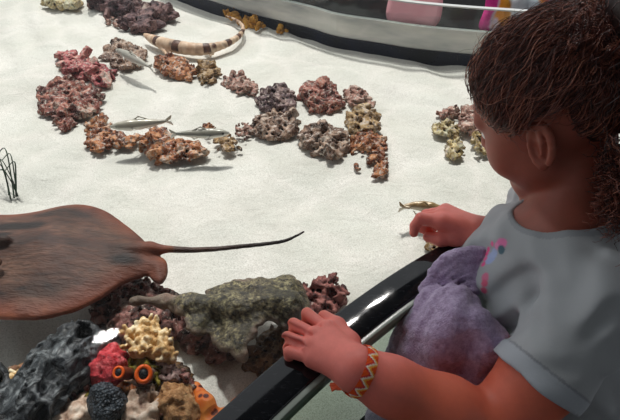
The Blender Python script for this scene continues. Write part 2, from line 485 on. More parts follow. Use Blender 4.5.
V, F = grid_in(outline, 0.03, lambda X, Y: 0 * X + ZW, 0.052)
wo = obj('water_surface', V, F, WATER); tag(wo, 'clear shallow water filling the pool', kind='structure')
V = np.array([(-6, -4, FLOORZ), (6, -4, FLOORZ), (6, 9, FLOORZ), (-6, 9, FLOORZ)]); struct('floor', V, np.array([(0, 1, 2, 3)]), DECK)
V = np.array([(-6, -2.2, FLOORZ), (6, -2.2, FLOORZ), (6, -2.2, 0.9), (-6, -2.2, 0.9)]); struct('added_back_wall', V, np.array([(0, 1, 2, 3)]), plain('dark wall', (60, 58, 60), .9))  # unseen wall added behind the camera to darken light from that side

# ------------------------------------------------------------------ rocks
def axes_rand(flat=0.35):
    yaw = rng.uniform(0, 2 * math.pi); p = rng.normal(0, flat); r = rng.normal(0, flat)
    return np.array((Matrix.Rotation(yaw, 3, 'Z') @ Matrix.Rotation(p, 3, 'Y') @ Matrix.Rotation(r, 3, 'X')).transposed())
def rock(name, poly, h, mat, label, cat='rock', n=26, group='rocks in rings on the sand', z0=0.0, size=0.3, flat=0.4, k=0.003, vox=0.0024, elong=2.3, seed=None, amp=0.0036, freq=70, shrink=0.75, boxy=0.8):
    h = h * (0.75 if z0 == 0 else 1); n = int(n * 1.3); size = size * 0.95
    shard = []
    W = np.array([Pz(u, v, z0 + h * 0.45)[:2] for u, v in poly])
    lo = W.min(0); hi = W.max(0)
    area = 0.5 * abs(sum(W[i - 1, 0] * W[i, 1] - W[i, 0] * W[i - 1, 1] for i in range(len(W)))); S = math.sqrt(area)
    vox = max(vox, (hi - lo).max() / 110)
    Fd = Field([*(lo - 0.02), z0 - 0.012], [*(hi + 0.02), z0 + h * 1.5 + 0.015], vox)
    inr = math.sqrt(area) * 0.32
    pts = []; tries = 0
    while len(pts) < n and tries < 5000:
        tries += 1
        p = lo + rng.random(2) * (hi - lo)
        d = -poly_dist(p[0], p[1], W)
        if d > 0.12 * size * S and all(np.hypot(*(p - o[0])) > S * 0.55 / math.sqrt(n) for o in pts): pts.append((p, float(d)))
    for p, d in pts:
        f = min(1, d / inr); hh = h * (0.45 + 0.55 * math.sqrt(f)) * rng.uniform(0.7, 1.1)
        r = S * size * rng.uniform(0.6, 1.1)
        r = min(r, d * 1.15 + 0.12 * S * size)
        rad = (r * rng.uniform(1, elong) * 0.7, r * 0.62, max(hh * 0.42, 0.004))
        rad = tuple(max(x * shrink ** 0.3, vox * 1.3) for x in rad)
        shard.append((p[0], p[1], z0 + hh * 0.5))
        if rng.random() < boxy: Fd.box((p[0], p[1], z0 + hh * rng.uniform(0.35, 0.6)), (rad[0] * 0.85, rad[1] * 0.8, rad[2] * 0.85), axes_rand(flat), min(rad) * 0.22, k * 0.4)
        else: Fd.ell((p[0], p[1], z0 + hh * rng.uniform(0.35, 0.62)), rad, axes_rand(flat), k)
        if rng.random() < 0.45: Fd.ell((p[0], p[1], z0 + hh * 0.2), (rad[0], rad[1], hh * 0.35), axes_rand(0.1), k)
    X, Y, Z = Fd.full()
    X, Y, Z = np.broadcast_arrays(X, Y, Z)
    m = np.abs(Fd.d) < 0.02
    nz = fbm(X[m] * freq, Y[m] * freq, Z[m] * freq, 3, int(rng.integers(999)))
    Fd.d[m] += (amp * (0.4 - np.abs(nz) * 1.6)).astype(f32) * -1
    V, F = Fd.mesh()
    SC = np.array(shard); st_ = rng.random(len(SC)); rr = np.random.default_rng(len(V))
    near_i = (((V[:, None, :] - SC[None]) * [1, 1, 0.6]) ** 2).sum(2).argmin(1)
    o = obj(name, V, F, mat, attr={'tone': st_[near_i]}); tag(o, label, cat, group); return o

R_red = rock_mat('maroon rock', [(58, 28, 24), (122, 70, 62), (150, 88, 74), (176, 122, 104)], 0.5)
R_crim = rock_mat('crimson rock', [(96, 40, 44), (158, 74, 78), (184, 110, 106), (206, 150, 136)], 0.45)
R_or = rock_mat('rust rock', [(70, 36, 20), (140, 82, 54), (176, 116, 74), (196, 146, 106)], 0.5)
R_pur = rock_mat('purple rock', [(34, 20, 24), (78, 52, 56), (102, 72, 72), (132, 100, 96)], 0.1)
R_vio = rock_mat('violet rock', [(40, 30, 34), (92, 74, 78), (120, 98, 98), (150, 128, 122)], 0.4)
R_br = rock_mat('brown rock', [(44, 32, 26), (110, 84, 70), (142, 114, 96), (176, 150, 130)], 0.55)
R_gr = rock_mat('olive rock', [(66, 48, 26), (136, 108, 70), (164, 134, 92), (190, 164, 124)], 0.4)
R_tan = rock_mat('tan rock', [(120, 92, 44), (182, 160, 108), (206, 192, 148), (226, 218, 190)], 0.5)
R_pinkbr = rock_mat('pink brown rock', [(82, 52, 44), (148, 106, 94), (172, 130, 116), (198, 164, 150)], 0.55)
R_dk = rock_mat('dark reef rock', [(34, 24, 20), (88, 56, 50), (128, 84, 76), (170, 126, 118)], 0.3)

rock('rock', [(103, 20), (100, 5), (84, 0), (94, -14), (125, -16), (143, -5), (138, 3), (124, 9), (110, 10)], 0.075, R_pur, 'dark purple craggy rock at the top edge above the shark head', n=24)
rock('rock', [(104, 20), (112, 16), (122, 18), (120, 26), (108, 25)], 0.02, R_pinkbr, 'small pinkish stone left of the purple rock by the shark', n=8)
rock('rock', [(120, 22), (132, 12), (148, 5), (165, 6), (176, 10), (174, 15), (160, 18), (158, 24), (146, 27), (132, 28), (122, 26)], 0.06, R_pur, 'dark purple rock resting against the shark head', n=26)
rock('coral', [(40, 0), (42, -8), (68, -10), (80, -7), (80, 3), (72, 7), (56, 5)], 0.06, R_tan, 'tan fan coral cut by the top edge of the picture', 'coral', n=18)
rock('rock', [(101, 51), (106, 43), (118, 40), (136, 44), (147, 52), (142, 63), (128, 66), (110, 60)], 0.038, R_br, 'grey-brown rock with a silver fish over its right end', n=28)
rock('rock', [(54, 52), (66, 51), (78, 56), (86, 55), (98, 62), (113, 70), (113, 80), (104, 85), (88, 80), (76, 76), (66, 72), (58, 60)], 0.045, R_crim, 'crimson red rock with pale streaks at the upper left of the ring', n=24, elong=2.6)
rock('rock', [(36, 96), (44, 82), (62, 76), (84, 80), (102, 96), (100, 108), (84, 114), (74, 116), (68, 128), (56, 126), (54, 112), (36, 108)], 0.04, R_red, 'broad reddish-brown rock with white patches, leftmost of the ring', n=42, size=0.24)
rock('rock', [(86, 118), (98, 113), (110, 120), (112, 130), (132, 134), (140, 138), (128, 147), (110, 146), (96, 152), (86, 144)], 0.028, R_or, 'rusty crumbled rock below the left silver fish', n=34, size=0.2)
rock('rock', [(138, 148), (140, 134), (160, 126), (168, 128), (178, 138), (196, 140), (209, 146), (208, 156), (186, 157), (164, 160), (150, 156)], 0.034, R_or, 'rusty orange rock beside the tail of the striped silver fish', n=40, size=0.22)
rock('rock', [(153, 56), (166, 54), (186, 58), (193, 64), (192, 76), (184, 78), (164, 72), (153, 66)], 0.045, R_or, 'orange-brown slab rock just below the front half of the shark', n=28, elong=2.2)
rock('rock', [(195, 68), (204, 60), (216, 64), (221, 73), (214, 82), (200, 82)], 0.035, R_gr, 'small olive-brown rock touching the orange slab', n=18)
rock('rock', [(222, 76), (232, 73), (246, 76), (258, 84), (256, 96), (242, 92), (226, 86)], 0.03, R_pinkbr, 'pinkish-brown flaky rock alone at the centre top of the ring', n=22)
rock('rock', [(258, 94), (266, 86), (279, 81), (292, 92), (294, 106), (284, 114), (268, 112), (260, 104)], 0.05, R_vio, 'dark violet-grey lumpy rock in the middle of the ring', n=28)
rock('rock', [(250, 122), (262, 113), (280, 111), (296, 116), (298, 130), (284, 138), (266, 138), (256, 132)], 0.04, R_br, 'brown and white rock below the violet-grey rock', n=30)
rock('rock', [(297, 96), (304, 84), (318, 80), (332, 84), (343, 96), (340, 105), (322, 110), (306, 104)], 0.05, R_red, 'dark maroon rock with hollows, topmost of the right cluster', n=26)
rock('rock', [(343, 88), (354, 85), (366, 90), (378, 104), (368, 107), (354, 105), (344, 98)], 0.024, R_pinkbr, 'flat pinkish rock with white chips at the upper right corner', n=24, size=0.22)
rock('rock', [(298, 142), (302, 128), (320, 122), (338, 126), (350, 140), (344, 152), (332, 156), (312, 150)], 0.05, R_br, 'large grey-brown rock with a dark shadow at the bottom of the right cluster', n=34, size=0.24)
rock('rock', [(345, 120), (350, 109), (364, 106), (378, 112), (380, 126), (370, 133), (352, 132)], 0.045, R_gr, 'rounded olive-tan rock on top of the rusty rubble', n=24)
rock('rock', [(347, 138), (360, 132), (384, 134), (389, 148), (386, 156), (366, 154), (350, 150)], 0.026, R_or, 'rusty orange rubble rock under the olive-tan rock', n=32, size=0.2)
rock('rock', [(362, 156), (384, 154), (394, 166), (390, 174), (380, 178), (366, 174), (376, 166)], 0.026, R_or, 'lowest rusty rock of the right cluster', n=20, size=0.22)
rock('pebble', [(353, 164), (358, 162), (363, 166), (359, 170), (354, 169)], 0.012, R_or, 'single tiny orange pebble left of the lowest rusty rock', 'pebble', n=6, group=None, amp=0.001)
rock('rock', [(211, 140), (222, 132), (232, 134), (242, 148), (232, 152), (218, 150)], 0.022, R_gr, 'crumbly olive rock at the head of the striped fish', n=22, size=0.2)
rock('rock', [(202, 124), (210, 122), (216, 130), (208, 136), (202, 132)], 0.02, R_or, 'small rust rock peeking out above the striped fish', n=9)
rock('rock', [(234, 126), (244, 122), (256, 126), (258, 136), (246, 140), (236, 134)], 0.014, R_pinkbr, 'scatter of pink and white chips left of the brown rock', n=24, size=0.14, k=0.001)
# right of the ring, beside the face
rock('rock', [(437, 113), (444, 108), (460, 106), (462, 113), (452, 118), (440, 117)], 0.028, R_pinkbr, 'brown slab stone at the top of the small pile beside the face', n=12, group='stones beside the face')
rock('rock', [(460, 108), (462, 102), (474, 104), (482, 118), (486, 130), (476, 134), (462, 130), (460, 120)], 0.045, R_pinkbr, 'dusky pink rock close to the cheek', n=18, group='stones beside the face')
rock('rock', [(432, 126), (438, 120), (452, 120), (460, 126), (458, 134), (446, 135), (434, 133)], 0.03, R_tan, 'pale cream rock at the left of the small pile beside the face', n=14, group='stones beside the face')
rock('rock', [(444, 148), (448, 139), (460, 138), (467, 146), (462, 156), (450, 156)], 0.03, R_tan, 'yellow shelly rock lowest in the small pile beside the face', n=14, group='stones beside the face')
rock('rock', [(468, 138), (476, 133), (488, 136), (490, 150), (478, 152)], 0.03, R_tan, 'cream slab stone partly hidden behind the cheek', n=10, group='stones beside the face')
rock('rock', [(424, 240), (436, 232), (450, 232), (458, 240), (450, 252), (432, 252)], 0.035, R_gr, 'olive-tan rock in the water under the reaching fingers', n=12, group=None)

# reef below the mottled ray and bottom-left
rock('reef_rock', [(86, 300), (104, 280), (140, 276), (176, 290), (186, 306), (184, 330), (150, 346), (116, 340), (90, 326)], 0.055, R_dk, 'dark maroon encrusted rock behind the tan branching coral', n=50, size=0.2, group='reef rocks', freq=90)
rock('reef_rock', [(176, 330), (186, 326), (226, 330), (246, 350), (226, 362), (198, 356), (180, 346)], 0.045, R_dk, 'dark rock under the lower edge of the mottled ray', n=26, size=0.24, group='reef rocks')
rock('reef_rock', [(240, 352), (262, 330), (288, 326), (300, 340), (292, 356), (270, 370), (250, 370)], 0.045, rock_mat('brown reef', [(40, 28, 18), (104, 74, 48), (140, 112, 80)], 0.0), 'brown rock under the ray beside the black rail', n=22, size=0.26, group='reef rocks')
rock('reef_rock', [(296, 294), (306, 282), (330, 272), (348, 288), (346, 300), (330, 312), (312, 320), (302, 310)], 0.06, rock_mat('rose reef', [(50, 28, 28), (126, 72, 68), (176, 116, 108)], 0.1), 'rose-brown rock right of the mottled ray', n=28, size=0.24, group='reef rocks')
rock('reef_rock', [(-10, 440), (-5, 372), (20, 360), (60, 356), (100, 345), (150, 350), (190, 372), (212, 398), (205, 440), (100, 450)], 0.05,
     rock_mat('mixed reef base', [(40, 24, 18), (110, 82, 50), (170, 140, 104), (150, 70, 60)], 0.3, 45), 'mottled reef base carrying the corals in the bottom left corner', n=90, size=0.13, group='reef rocks', vox=0.0035, freq=80)

# ------------------------------------------------------------------ rays
def flat_animal(poly_px, z0, T, R, edge, wave, h, extra, noise_amp=0.0, margin=0.0, tmin=0.0028, tilt=None, rag=0.0):
    W = smooth_closed([Pz(u, v, z0)[:2] for u, v in poly_px], 5)
    lo = W.min(0) - 0.03 - margin; hi = W.max(0) + 0.03 + margin
    Fd = Field([*lo, z0 - T - 0.03], [*hi, z0 + T + 0.035], h)
    X, Y, Z = Fd.full()
    x2 = X[:, :, 0]; y2 = Y[:, :, 0]; x2, y2 = np.broadcast_arrays(x2, y2)
    D = poly_dist(x2, y2, W)
    if rag: D = D + rag * fbm(x2 * 55, y2 * 55, x2 * 0 + 7, 3, 17)
    inner = np.clip(-D / R, 0, 1)
    th = tmin + T * np.sqrt(np.maximum(1 - (1 - inner) ** 2, 0)) * (0.35 + 0.65 * inner)
    em = np.clip(1 + D / edge, 0, 1)
    zm = z0 + wave * em * (fbm(x2 * 14, y2 * 14, x2 * 0 + 2, 2, 5)) - 0.35 * T * (1 - inner)
    if tilt: zm = zm + tilt(x2, y2)
    q_ = np.maximum(np.abs(Z - zm[:, :, None]) - th[:, :, None], D[:, :, None]) * 0.7
    Fd.d = np.minimum(q_, 0.03).astype(f32)
    extra(Fd)
    if noise_amp:
        Xf, Yf, Zf = np.broadcast_arrays(*Fd.full()); m = np.abs(Fd.d) < 0.01
        Fd.d[m] += (noise_amp * fbm(Xf[m] * 70, Yf[m] * 70, Zf[m] * 70, 3, 8)).astype(f32)
    V, F = Fd.mesh(); V = relax(V, F, 2)
    return V, F, poly_dist(V[:, 0], V[:, 1], W)

ZRAY = 0.078
ray_px = [(-92, 262), (-70, 236), (-34, 220), (0, 212), (27, 208), (47, 203), (70, 199), (90, 202), (106, 208), (120, 217), (134, 228), (145, 239), (150, 247), (156, 252), (164, 255), (166.5, 262), (165, 270), (159, 277), (151, 274), (146, 269), (139, 271), (117, 281), (97, 294), (67, 308), (33, 317), (0, 317), (-40, 309), (-78, 288)]
def ray_extra(Fd):
    tail = [Pz(*p) for p in ((118, 249.5, ZRAY + .000), (136, 249, ZRAY), (150, 248, ZRAY), (166, 249, ZRAY), (190, 250, ZRAY), (215, 249, ZRAY), (240, 246.5, ZRAY), (265, 244, ZRAY), (284, 241, ZRAY), (296, 236, ZRAY), (304, 231.5, ZRAY))]
    Fd.chain(tail[:4], [.010, .010, .0085, .0062], 0.010); tl = smooth_open(tail[3:], 4); Fd.chain(tl, np.interp(np.linspace(0, 1, len(tl)), np.linspace(0, 1, 8), [.0062, .0050, .0043, .0039, .0036, .0033, .003, .0024]), 0.0)
    for v_ in (240, 262): Fd.ell(Pz(3 if v_ < 250 else -6, v_, ZRAY + .03), (.012, .008, .008), k=0.006)
V, F, D = flat_animal(ray_px, ZRAY, 0.026, 0.13, 0.07, 0.006, 0.0028, ray_extra, margin=0.23)
q = M('ray skin', 0.55, 0.3)
n1 = q.noise(9, 4, 0.6, stretch=(1, 2.6, 1)); n2 = q.noise(60, 4, 0.7, stretch=(1, 3.5, 1)); 
c = q.ramp(n1, [(0.36, (40, 27, 24)), (0.48, (84, 56, 45)), (0.64, (112, 80, 65))])
c = q.mix(q.math('MULTIPLY', q.ramp(n2, [(0.40, (1, 1, 1)), (0.56, (0, 0, 0))]), 0.75), c, (66, 46, 38))
e = q.attr('edge', 'Fac')
c = q.mix(q.ramp(e, [(0.0, (1, 1, 1)), (0.14, (0.75, 0.75, 0.75)), (0.45, (0, 0, 0))]), c, q.ramp(q.noise(13, 3, 0.6), [(0.35, (84, 42, 30)), (0.55, (122, 66, 47)), (0.75, (160, 94, 54))]))
c = q.mix(q.attr('dark', 'Fac'), c, (22, 17, 17))
q.color(c); q.bump(n2, 0.5, 0.004); q.bump(q.noise(26, 3, .6, stretch=(1, 2, 1)), .4, .008)
g0 = lambda u, v, s: np.exp(-(((V[:, :2] - Pz(u, v, ZRAY)[:2]) ** 2).sum(1)) / s ** 2)
gx = lambda u, v, sx, sy: np.exp(-((V[:, 0] - Pz(u, v, ZRAY)[0]) / sx) ** 2 - ((V[:, 1] - Pz(u, v, ZRAY)[1]) / sy) ** 2)
wob = fbm(V[:, 0] * 30, V[:, 1] * 30, V[:, 2] * 0, 3, 12)
dark = np.clip(2.0 * (gx(32, 232, .036, .013) + .7 * gx(8, 232, .03, .012) + .9 * gx(5, 243, .02, .006) + .6 * gx(126, 262, .035, .012) + .45 * gx(100, 238, .06, .012)) + 0.5 * wob * 0.6 - 0.35, 0, 0.92)
tailx = np.clip((V[:, 0] - Pz(165, 249, ZRAY)[0]) / 0.12, 0, 1) * 0.75
o = obj('stingray', V, F, q.m, attr={'edge': np.clip(-D / 0.075, 0, 1) * (1 - np.clip(tailx * 4, 0, 1)) + np.clip(tailx * 4, 0, 1), 'dark': np.maximum(dark, tailx)})
tag(o, 'large smooth reddish-brown stingray with a long whip tail gliding at the left edge', 'ray')

ZM = 0.066
m_px = [(170, 303), (187, 296), (205, 293), (206, 285), (222, 283), (232, 276), (240, 278), (256, 273), (270, 275), (284, 271), (296, 277), (306, 289), (313, 302), (310, 313), (298, 322), (286, 329), (270, 326), (258, 334), (250, 344), (242, 356), (226, 351), (214, 344), (207, 331), (199, 333), (188, 330), (182, 318), (172, 310)]
def m_extra(Fd):
    tail = [Pz(*p) for p in ((230, 306, ZM + .008), (190, 303, ZM + .004), (165, 301, ZM), (140, 300, ZM), (120, 302, ZM - .004))]
    Fd.chain(tail, [.014, .011, .007, .005, .0035], 0.014)
    for u_, v_, r_ in ((288, 299, .010), (268, 291, .009), (246, 303, .012), (292, 310, .008), (255, 287, .008), (225, 300, .010)):
        Fd.ell(Pz(u_, v_, ZM + .018), (r_ * 1.3, r_, r_ * .75), k=0.012)
    Fd.cone(Pz(235, 308, ZM + .014), Pz(292, 304, ZM + .014), .012, .013, 0.02)
V, F, D = flat_animal(m_px, ZM, 0.017, 0.06, 0.04, 0.017, 0.0022, m_extra, 0.0026, 0.03, 0.0024, rag=0.0042, tilt=lambda x, y: 0.006 * np.sin(x * 60) * np.sin(y * 45))
q = M('mottled ray skin', 0.5, 0.45)
c = q.ramp(q.noise(170, 5, 0.75), [(0.38, (26, 22, 17)), (0.47, (72, 64, 48)), (0.55, (114, 104, 76)), (0.66, (170, 160, 118))])
c = q.mix(q.ramp(q.noise(24, 4, 0.7), [(0.46, (0, 0, 0)), (0.62, (0.8, 0.8, 0.8))]), c, (52, 47, 36))
c = q.mix(q.attr('rim', 'Fac'), c, q.ramp(q.noise(20, 3, 0.6), [(0.35, (84, 62, 48)), (0.6, (130, 112, 98)), (0.8, (120, 70, 50))]))
q.color(c); q.bump(q.noise(150, 4, 0.7), 0.8, 0.004)
o = obj('mottled_ray', V, F, q.m, attr={'rim': np.clip(1.0 + D / 0.008, 0, 1) * 0.8})
tag(o, 'rough olive mottled ray with ragged wavy edges lying over dark rocks', 'ray')

# ------------------------------------------------------------------ banded shark
ZS = 0.02
sp = [(145, 35), (152, 39), (162, 43), (178, 47), (200, 49.5), (218, 46.5), (232, 41), (240.5, 34.5), (243, 27), (237, 20.5), (226, 15.5)]
sr = [.006, .013, .0175, .019, .0175, .0125, .0095, .0075, .006, .0045, .002]
pts = smooth_open([Pz(u, v, ZS) for u, v in sp], 3); rs = np.interp(np.linspace(0, 1, len(pts)), np.linspace(0, 1, len(sr)), sr)
Fd = Field(pts.min(0) - 0.05, pts.max(0) + 0.05, 0.0024)
Fd.chain(pts, rs, 0.004)
for (a, b, r0, r1) in (((205, 47), (213, 54), .006, .004), ((208, 47), (211, 56), .005, .003), ((160, 46), (168, 56), .007, .003), ((165, 46), (172, 55), .007, .003)):
    Fd.cone(Pz(*a, ZS - .008), Pz(*b, ZS - .012), r0, r1, 0.006)
for s_ in (-1, 1): Fd.ball(Pz(156, 40 + 3.4 * s_, ZS + .010), .0032, .002)
V, F = Fd.mesh(); V = relax(V, F, 1)
dd = np.linalg.norm(V[:, None, :] - pts[None], axis=2); ti = dd.argmin(1) / (len(pts) - 1)
edges = [.14, .19, .27, .33, .40, .47, .535, .59, .635, .675, .715, .755, .795, .83, .865, .90, .935, .97]
band = np.zeros(len(V)); wv = ti + 0.012 * vnoise(V[:, 0] * 60, V[:, 1] * 60, V[:, 2] * 60, 4)
for i in range(0, len(edges) - 1, 2):
    band = np.maximum(band, np.clip((wv - edges[i]) / 0.008, 0, 1) * np.clip((edges[i + 1] - wv) / 0.008, 0, 1))
band *= np.clip((V[:, 2] - (ZS - 0.009)) / 0.006, 0, 1)
q = M('banded skin', 0.5, 0.4)
c = q.mix(q.attr('band', 'Fac'), q.ramp(q.noise(40, 3, 0.6), [(0.3, (176, 138, 108)), (0.6, (214, 186, 158)), (0.8, (232, 214, 192))]), q.ramp(q.noise(70, 3, 0.6), [(0.35, (56, 34, 28)), (0.65, (108, 70, 52))]))
q.color(c)
o = obj('bamboo_shark', V, F, q.m, attr={'band': band}); tag(o, 'slender cream shark with brown bands, tail curling up to the right', 'shark')

# ------------------------------------------------------------------ small fish
def fish(name, head, tail, z, hw, hh, label, cols, stripe=None, bend=0.0, group=None):
    a = Pz(*head, z); b = Pz(*tail, z); ax = b - a; L = np.linalg.norm(ax); ax /= L; side = np.cross(ax, [0, 0, 1.0])
    hw *= 1.9; hh *= 1.9
    Fd = Field(np.minimum(a, b) - 0.03, np.maximum(a, b) + 0.03, max(0.0010, L / 110))
    Mx = np.stack([ax, side, [0, 0, 1.0]])
    off = lambda t: side * bend * math.sin(t * math.pi) * L
    prof = [(0.02, .25), (0.10, .62), (0.22, .95), (0.36, 1), (0.52, .88), (0.68, .6), (0.80, .36), (0.88, .24)]
    for (t, w_), (t2, w2) in zip(prof[:-1], prof[1:]):
        c_ = a + ax * L * (t + t2) / 2 + off((t + t2) / 2); wm = (w_ + w2) / 2
        Fd.ell(c_, (L * (t2 - t) * 1.15, hw * wm, hh * wm), Mx, 0.003)
    Fd.cone(a + ax * L * .78, a + ax * L * .9, hw * .3, hw * .22, 0.002)
    for s_ in (-1, 1):
        for w_ in np.linspace(0.3, 1, 4):
            Fd.cone(a + ax * L * .87, a + ax * L * (1.0 - 0.03 * (1 - w_)) + np.array([0, 0, s_ * hh * .95 * w_]) + side * 0.0, .0016, .0013, 0.0012)
    top = np.array([0, 0, hh * .8])
    Fd.chain([a + ax * L * .36 + top, a + ax * L * .46 + top * 1.75, a + ax * L * .6 + top * .9], [.0018, .0014, .0014], 0.002)
    Fd.chain([a + ax * L * .5 - top, a + ax * L * .6 - top * 1.5, a + ax * L * .66 - top * .7], [.0016, .0013, .0013], 0.002)
    for s_ in (-1, 1): Fd.chain([a + ax * L * .27 + side * s_ * hw * .8, a + ax * L * .38 + side * s_ * hw * 1.7 - [0, 0, hh * .3]], [.0018, .0012], 0.002)
    V, F = Fd.mesh(); V = relax(V, F, 1, 0.3)
    rel = V - a; tz = rel[:, 2] / hh; tx = rel @ ax / L
    c0, c1 = np.array(lin(cols[0])), np.array(lin(cols[1])); m_ = np.clip((tz + 0.45) / 0.9, 0, 1)[:, None]
    C = c1 * (1 - m_) + c0 * m_
    if stripe is not None:
        s2 = np.exp(-((tz - 0.15) / 0.22) ** 2)[:, None] * ((tx > .06) & (tx < .9))[:, None]; C = C * (1 - s2 * .8) + np.array(lin(stripe)) * s2 * .8
    for s_ in (-1, 1):
        ec = a + ax * L * .085 + side * s_ * hw * .5 + np.array([0, 0, hh * .15]); C[np.linalg.norm(V - ec, axis=1) < max(hw, hh) * .26] = (0.005, 0.005, 0.006)
    q = M(name + ' skin', 0.3, 0.6); q.color(q.attr('col')); q.set(Metallic=0.1)
    o = obj(name, V, F, q.m, attr={'col': C}); tag(o, label, 'fish', group); return o
fish('silver_fish', (112, 126.5), (172, 120), 0.06, .0062, .0066, 'slim silver-grey fish over the rusty rock at lower left of the ring', [(168, 162, 146), (222, 220, 212)], (120, 116, 104), 0.03)
fish('striped_fish', (228, 133), (170, 134), 0.06, .0058, .006, 'slim grey fish with a dark side stripe beside the rust-orange rock', [(158, 154, 142), (222, 220, 212)], (70, 70, 66))
fish('grey_fish', (117, 50), (153, 68.5), 0.055, .0062, .0068, 'pale grey fish lying slantwise across the grey-brown rock', [(166, 162, 150), (214, 212, 204)], None)
fish('buff_fish', (444, 211), (399, 207), 0.045, .0048, .0062, 'buff and white fish swimming just beyond the reaching hand', [(150, 124, 84), (226, 220, 204)], None, 0.10)

# ------------------------------------------------------------------ corner reef
q = M('black sponge', 0.42, 0.5); nb = q.noise(60, 5, 0.7, dist=0.8)
q.color(q.ramp(nb, [(0.40, (12, 13, 15)), (0.53, (56, 60, 64)), (0.68, (140, 144, 146))])); q.bump(nb, 0.8, 0.005)
q.color(q.mix(q.attr('hollow', 'Fac'), q.b.inputs['Base Color'].links[0].from_socket, (6, 6, 7))); SPONGE = q.m
def sponge(pts, rs, hole, label, amp=0.011):
    pts = np.array(pts); rs = np.array(rs)
    Fd = Field(pts.min(0) - rs.max() - .02, pts.max(0) + rs.max() + .02, 0.0028)
    Fd.chain(pts, rs, 0.015)
    if hole is not None:
        c_ = pts[-1]; dc = CAM - c_; dc /= np.linalg.norm(dc); ui = np.array([0, SP, CP]); ui = ui - dc * (ui @ dc); ui /= np.linalg.norm(ui); ri = np.cross(ui, dc)
        s_ = c_ + dc * rs[-1] * hole[0] + ui * rs[-1] * hole[1] + ri * rs[-1] * hole[2]
        Fd.chain([s_ + dc * .012 - ri * .004, s_ - dc * .01, s_ - dc * .042], [hole[3] * 1.25, hole[3], hole[3] * .6], 0.006, 's'); Fd.chain([s_ + dc * .012 + ri * .006, s_ - dc * .01 + ri * .004], [hole[3] * 1.1, hole[3] * .9], 0.006, 's')
    X, Y, Z = np.broadcast_arrays(*Fd.full()); m = np.abs(Fd.d) < 0.016
    ax = pts[-1] - pts[0]; ax /= np.linalg.norm(ax); al = X[m] * ax[0] + Y[m] * ax[1] + Z[m] * ax[2]
    nz = fbm(X[m] * 60 - al * 34 * ax[0], Y[m] * 60 - al * 34 * ax[1], Z[m] * 60 - al * 34 * ax[2], 4, 33)
    Fd.d[m] += (amp * (np.abs(nz) * 1.8 - 0.8)).astype(f32)
    V, F = Fd.mesh(); hd = np.zeros(len(V))
    if hole is not None: hd = np.clip(1.6 - np.linalg.norm(V - (s_ - dc * .016), axis=1) / hole[3] * .8, 0, 1)  # inside of the hole coloured near-black in place of its shade
    o = obj('tube_sponge', V, F, SPONGE, attr={'hollow': hd}); tag(o, label, 'sponge', 'black tube sponges'); return o
sponge([Pz(26, 430, .045), Pz(42, 400, .060), Pz(62, 370, .068), Pz(80, 348, .074)], [.034, .032, .034, .031],
       (.80, .60, .15, .0125), 'large black wrinkled sponge with a hollow end pointing at the red sponge')
sponge([Pz(4, 422, .05), Pz(-1, 398, .06), Pz(-8, 374, .065)], [.017, .017, .015],
       (.9, -.2, .1, .008), 'narrow black sponge with dark opening cut by the left picture edge', 0.005)

q = M('red sponge', 0.5, 0.5); c = q.ramp(q.noise(80, 4, 0.7), [(0.32, (140, 26, 36)), (0.5, (206, 52, 62)), (0.68, (236, 124, 126))])
c = q.mix(q.ramp(q.noise(26, 3, 0.6), [(0.62, (0, 0, 0)), (0.7, (1, 1, 1))]), c, (222, 170, 160)); q.color(c); q.bump(q.noise(260, 3, .7), 0.9, 0.004)
rock('red_sponge', [(88, 372), (97, 354), (104, 348), (116, 348), (126, 352), (128, 364), (118, 374), (116, 384), (102, 386), (92, 380)], 0.05, q.m, 'bright red encrusting sponge in front of the black sponge end', 'sponge', n=22, group=None, z0=0.045, boxy=0.0, k=0.008, amp=0.0022, freq=170, flat=.2)

def branching(name, poly, z0, hgt, n, mat, label, r0=.0055, r1=.0042, cat='coral', group=None):
    W = np.array([Pz(u, v, z0 + hgt)[:2] for u, v in poly]); lo = W.min(0); hi = W.max(0); cen = W.mean(0)
    Fd = Field([*(lo - .02), z0 - .02], [*(hi + .02), z0 + hgt + .025], 0.0019); pts = []; t = 0
    S = math.sqrt(0.5 * abs(sum(W[i - 1, 0] * W[i, 1] - W[i, 0] * W[i - 1, 1] for i in range(len(W)))))
    while len(pts) < n and t < 4000:
        t += 1; p = lo + rng.random(2) * (hi - lo)
        if poly_inside(p[0], p[1], W) and all(np.hypot(*(p - o_)) > S * .62 / math.sqrt(n) for o_ in pts): pts.append(p)
    for p in pts:
        b_ = cen + (p - cen) * .55; mid = cen + (p - cen) * .82 + rng.normal(0, .002, 2); zt = z0 + hgt * rng.uniform(.65, 1.05)
        Fd.chain([(*b_, z0 - .01), (*mid, z0 + hgt * .45), (*p, zt)], [r0 * 1.2, r0, r1], 0.003)
        for _ in range(2):
            e_ = rng.normal(0, .007, 2); Fd.cone((*mid, z0 + hgt * .5), (mid[0] + e_[0], mid[1] + e_[1], z0 + hgt * rng.uniform(.6, .95)), r0 * .85, r1 * .9, 0.002)
    X, Y, Z = np.broadcast_arrays(*Fd.full()); m = np.abs(Fd.d) < .01
    Fd.d[m] += (.0012 * fbm(X[m] * 160, Y[m] * 160, Z[m] * 160, 2, 3)).astype(f32)
    V, F = Fd.mesh(); o = obj(name, V, F, mat); tag(o, label, cat, group); return o
q = M('tan coral', 0.6, 0.4); c = q.ramp(q.noise(70, 4, 0.7), [(0.3, (150, 104, 52)), (0.48, (206, 168, 112)), (0.66, (242, 228, 194))]); q.color(c); q.bump(q.noise(200, 3, .6), .6, .003); TANC = q.m
branching('branching_coral', [(124, 340), (128, 326), (140, 318), (152, 320), (164, 328), (172, 340), (175, 354), (160, 352), (146, 350), (130, 350)], 0.05, 0.042, 72, TANC, 'tan and cream branching coral behind the orange sea squirts', .0040, .0032)
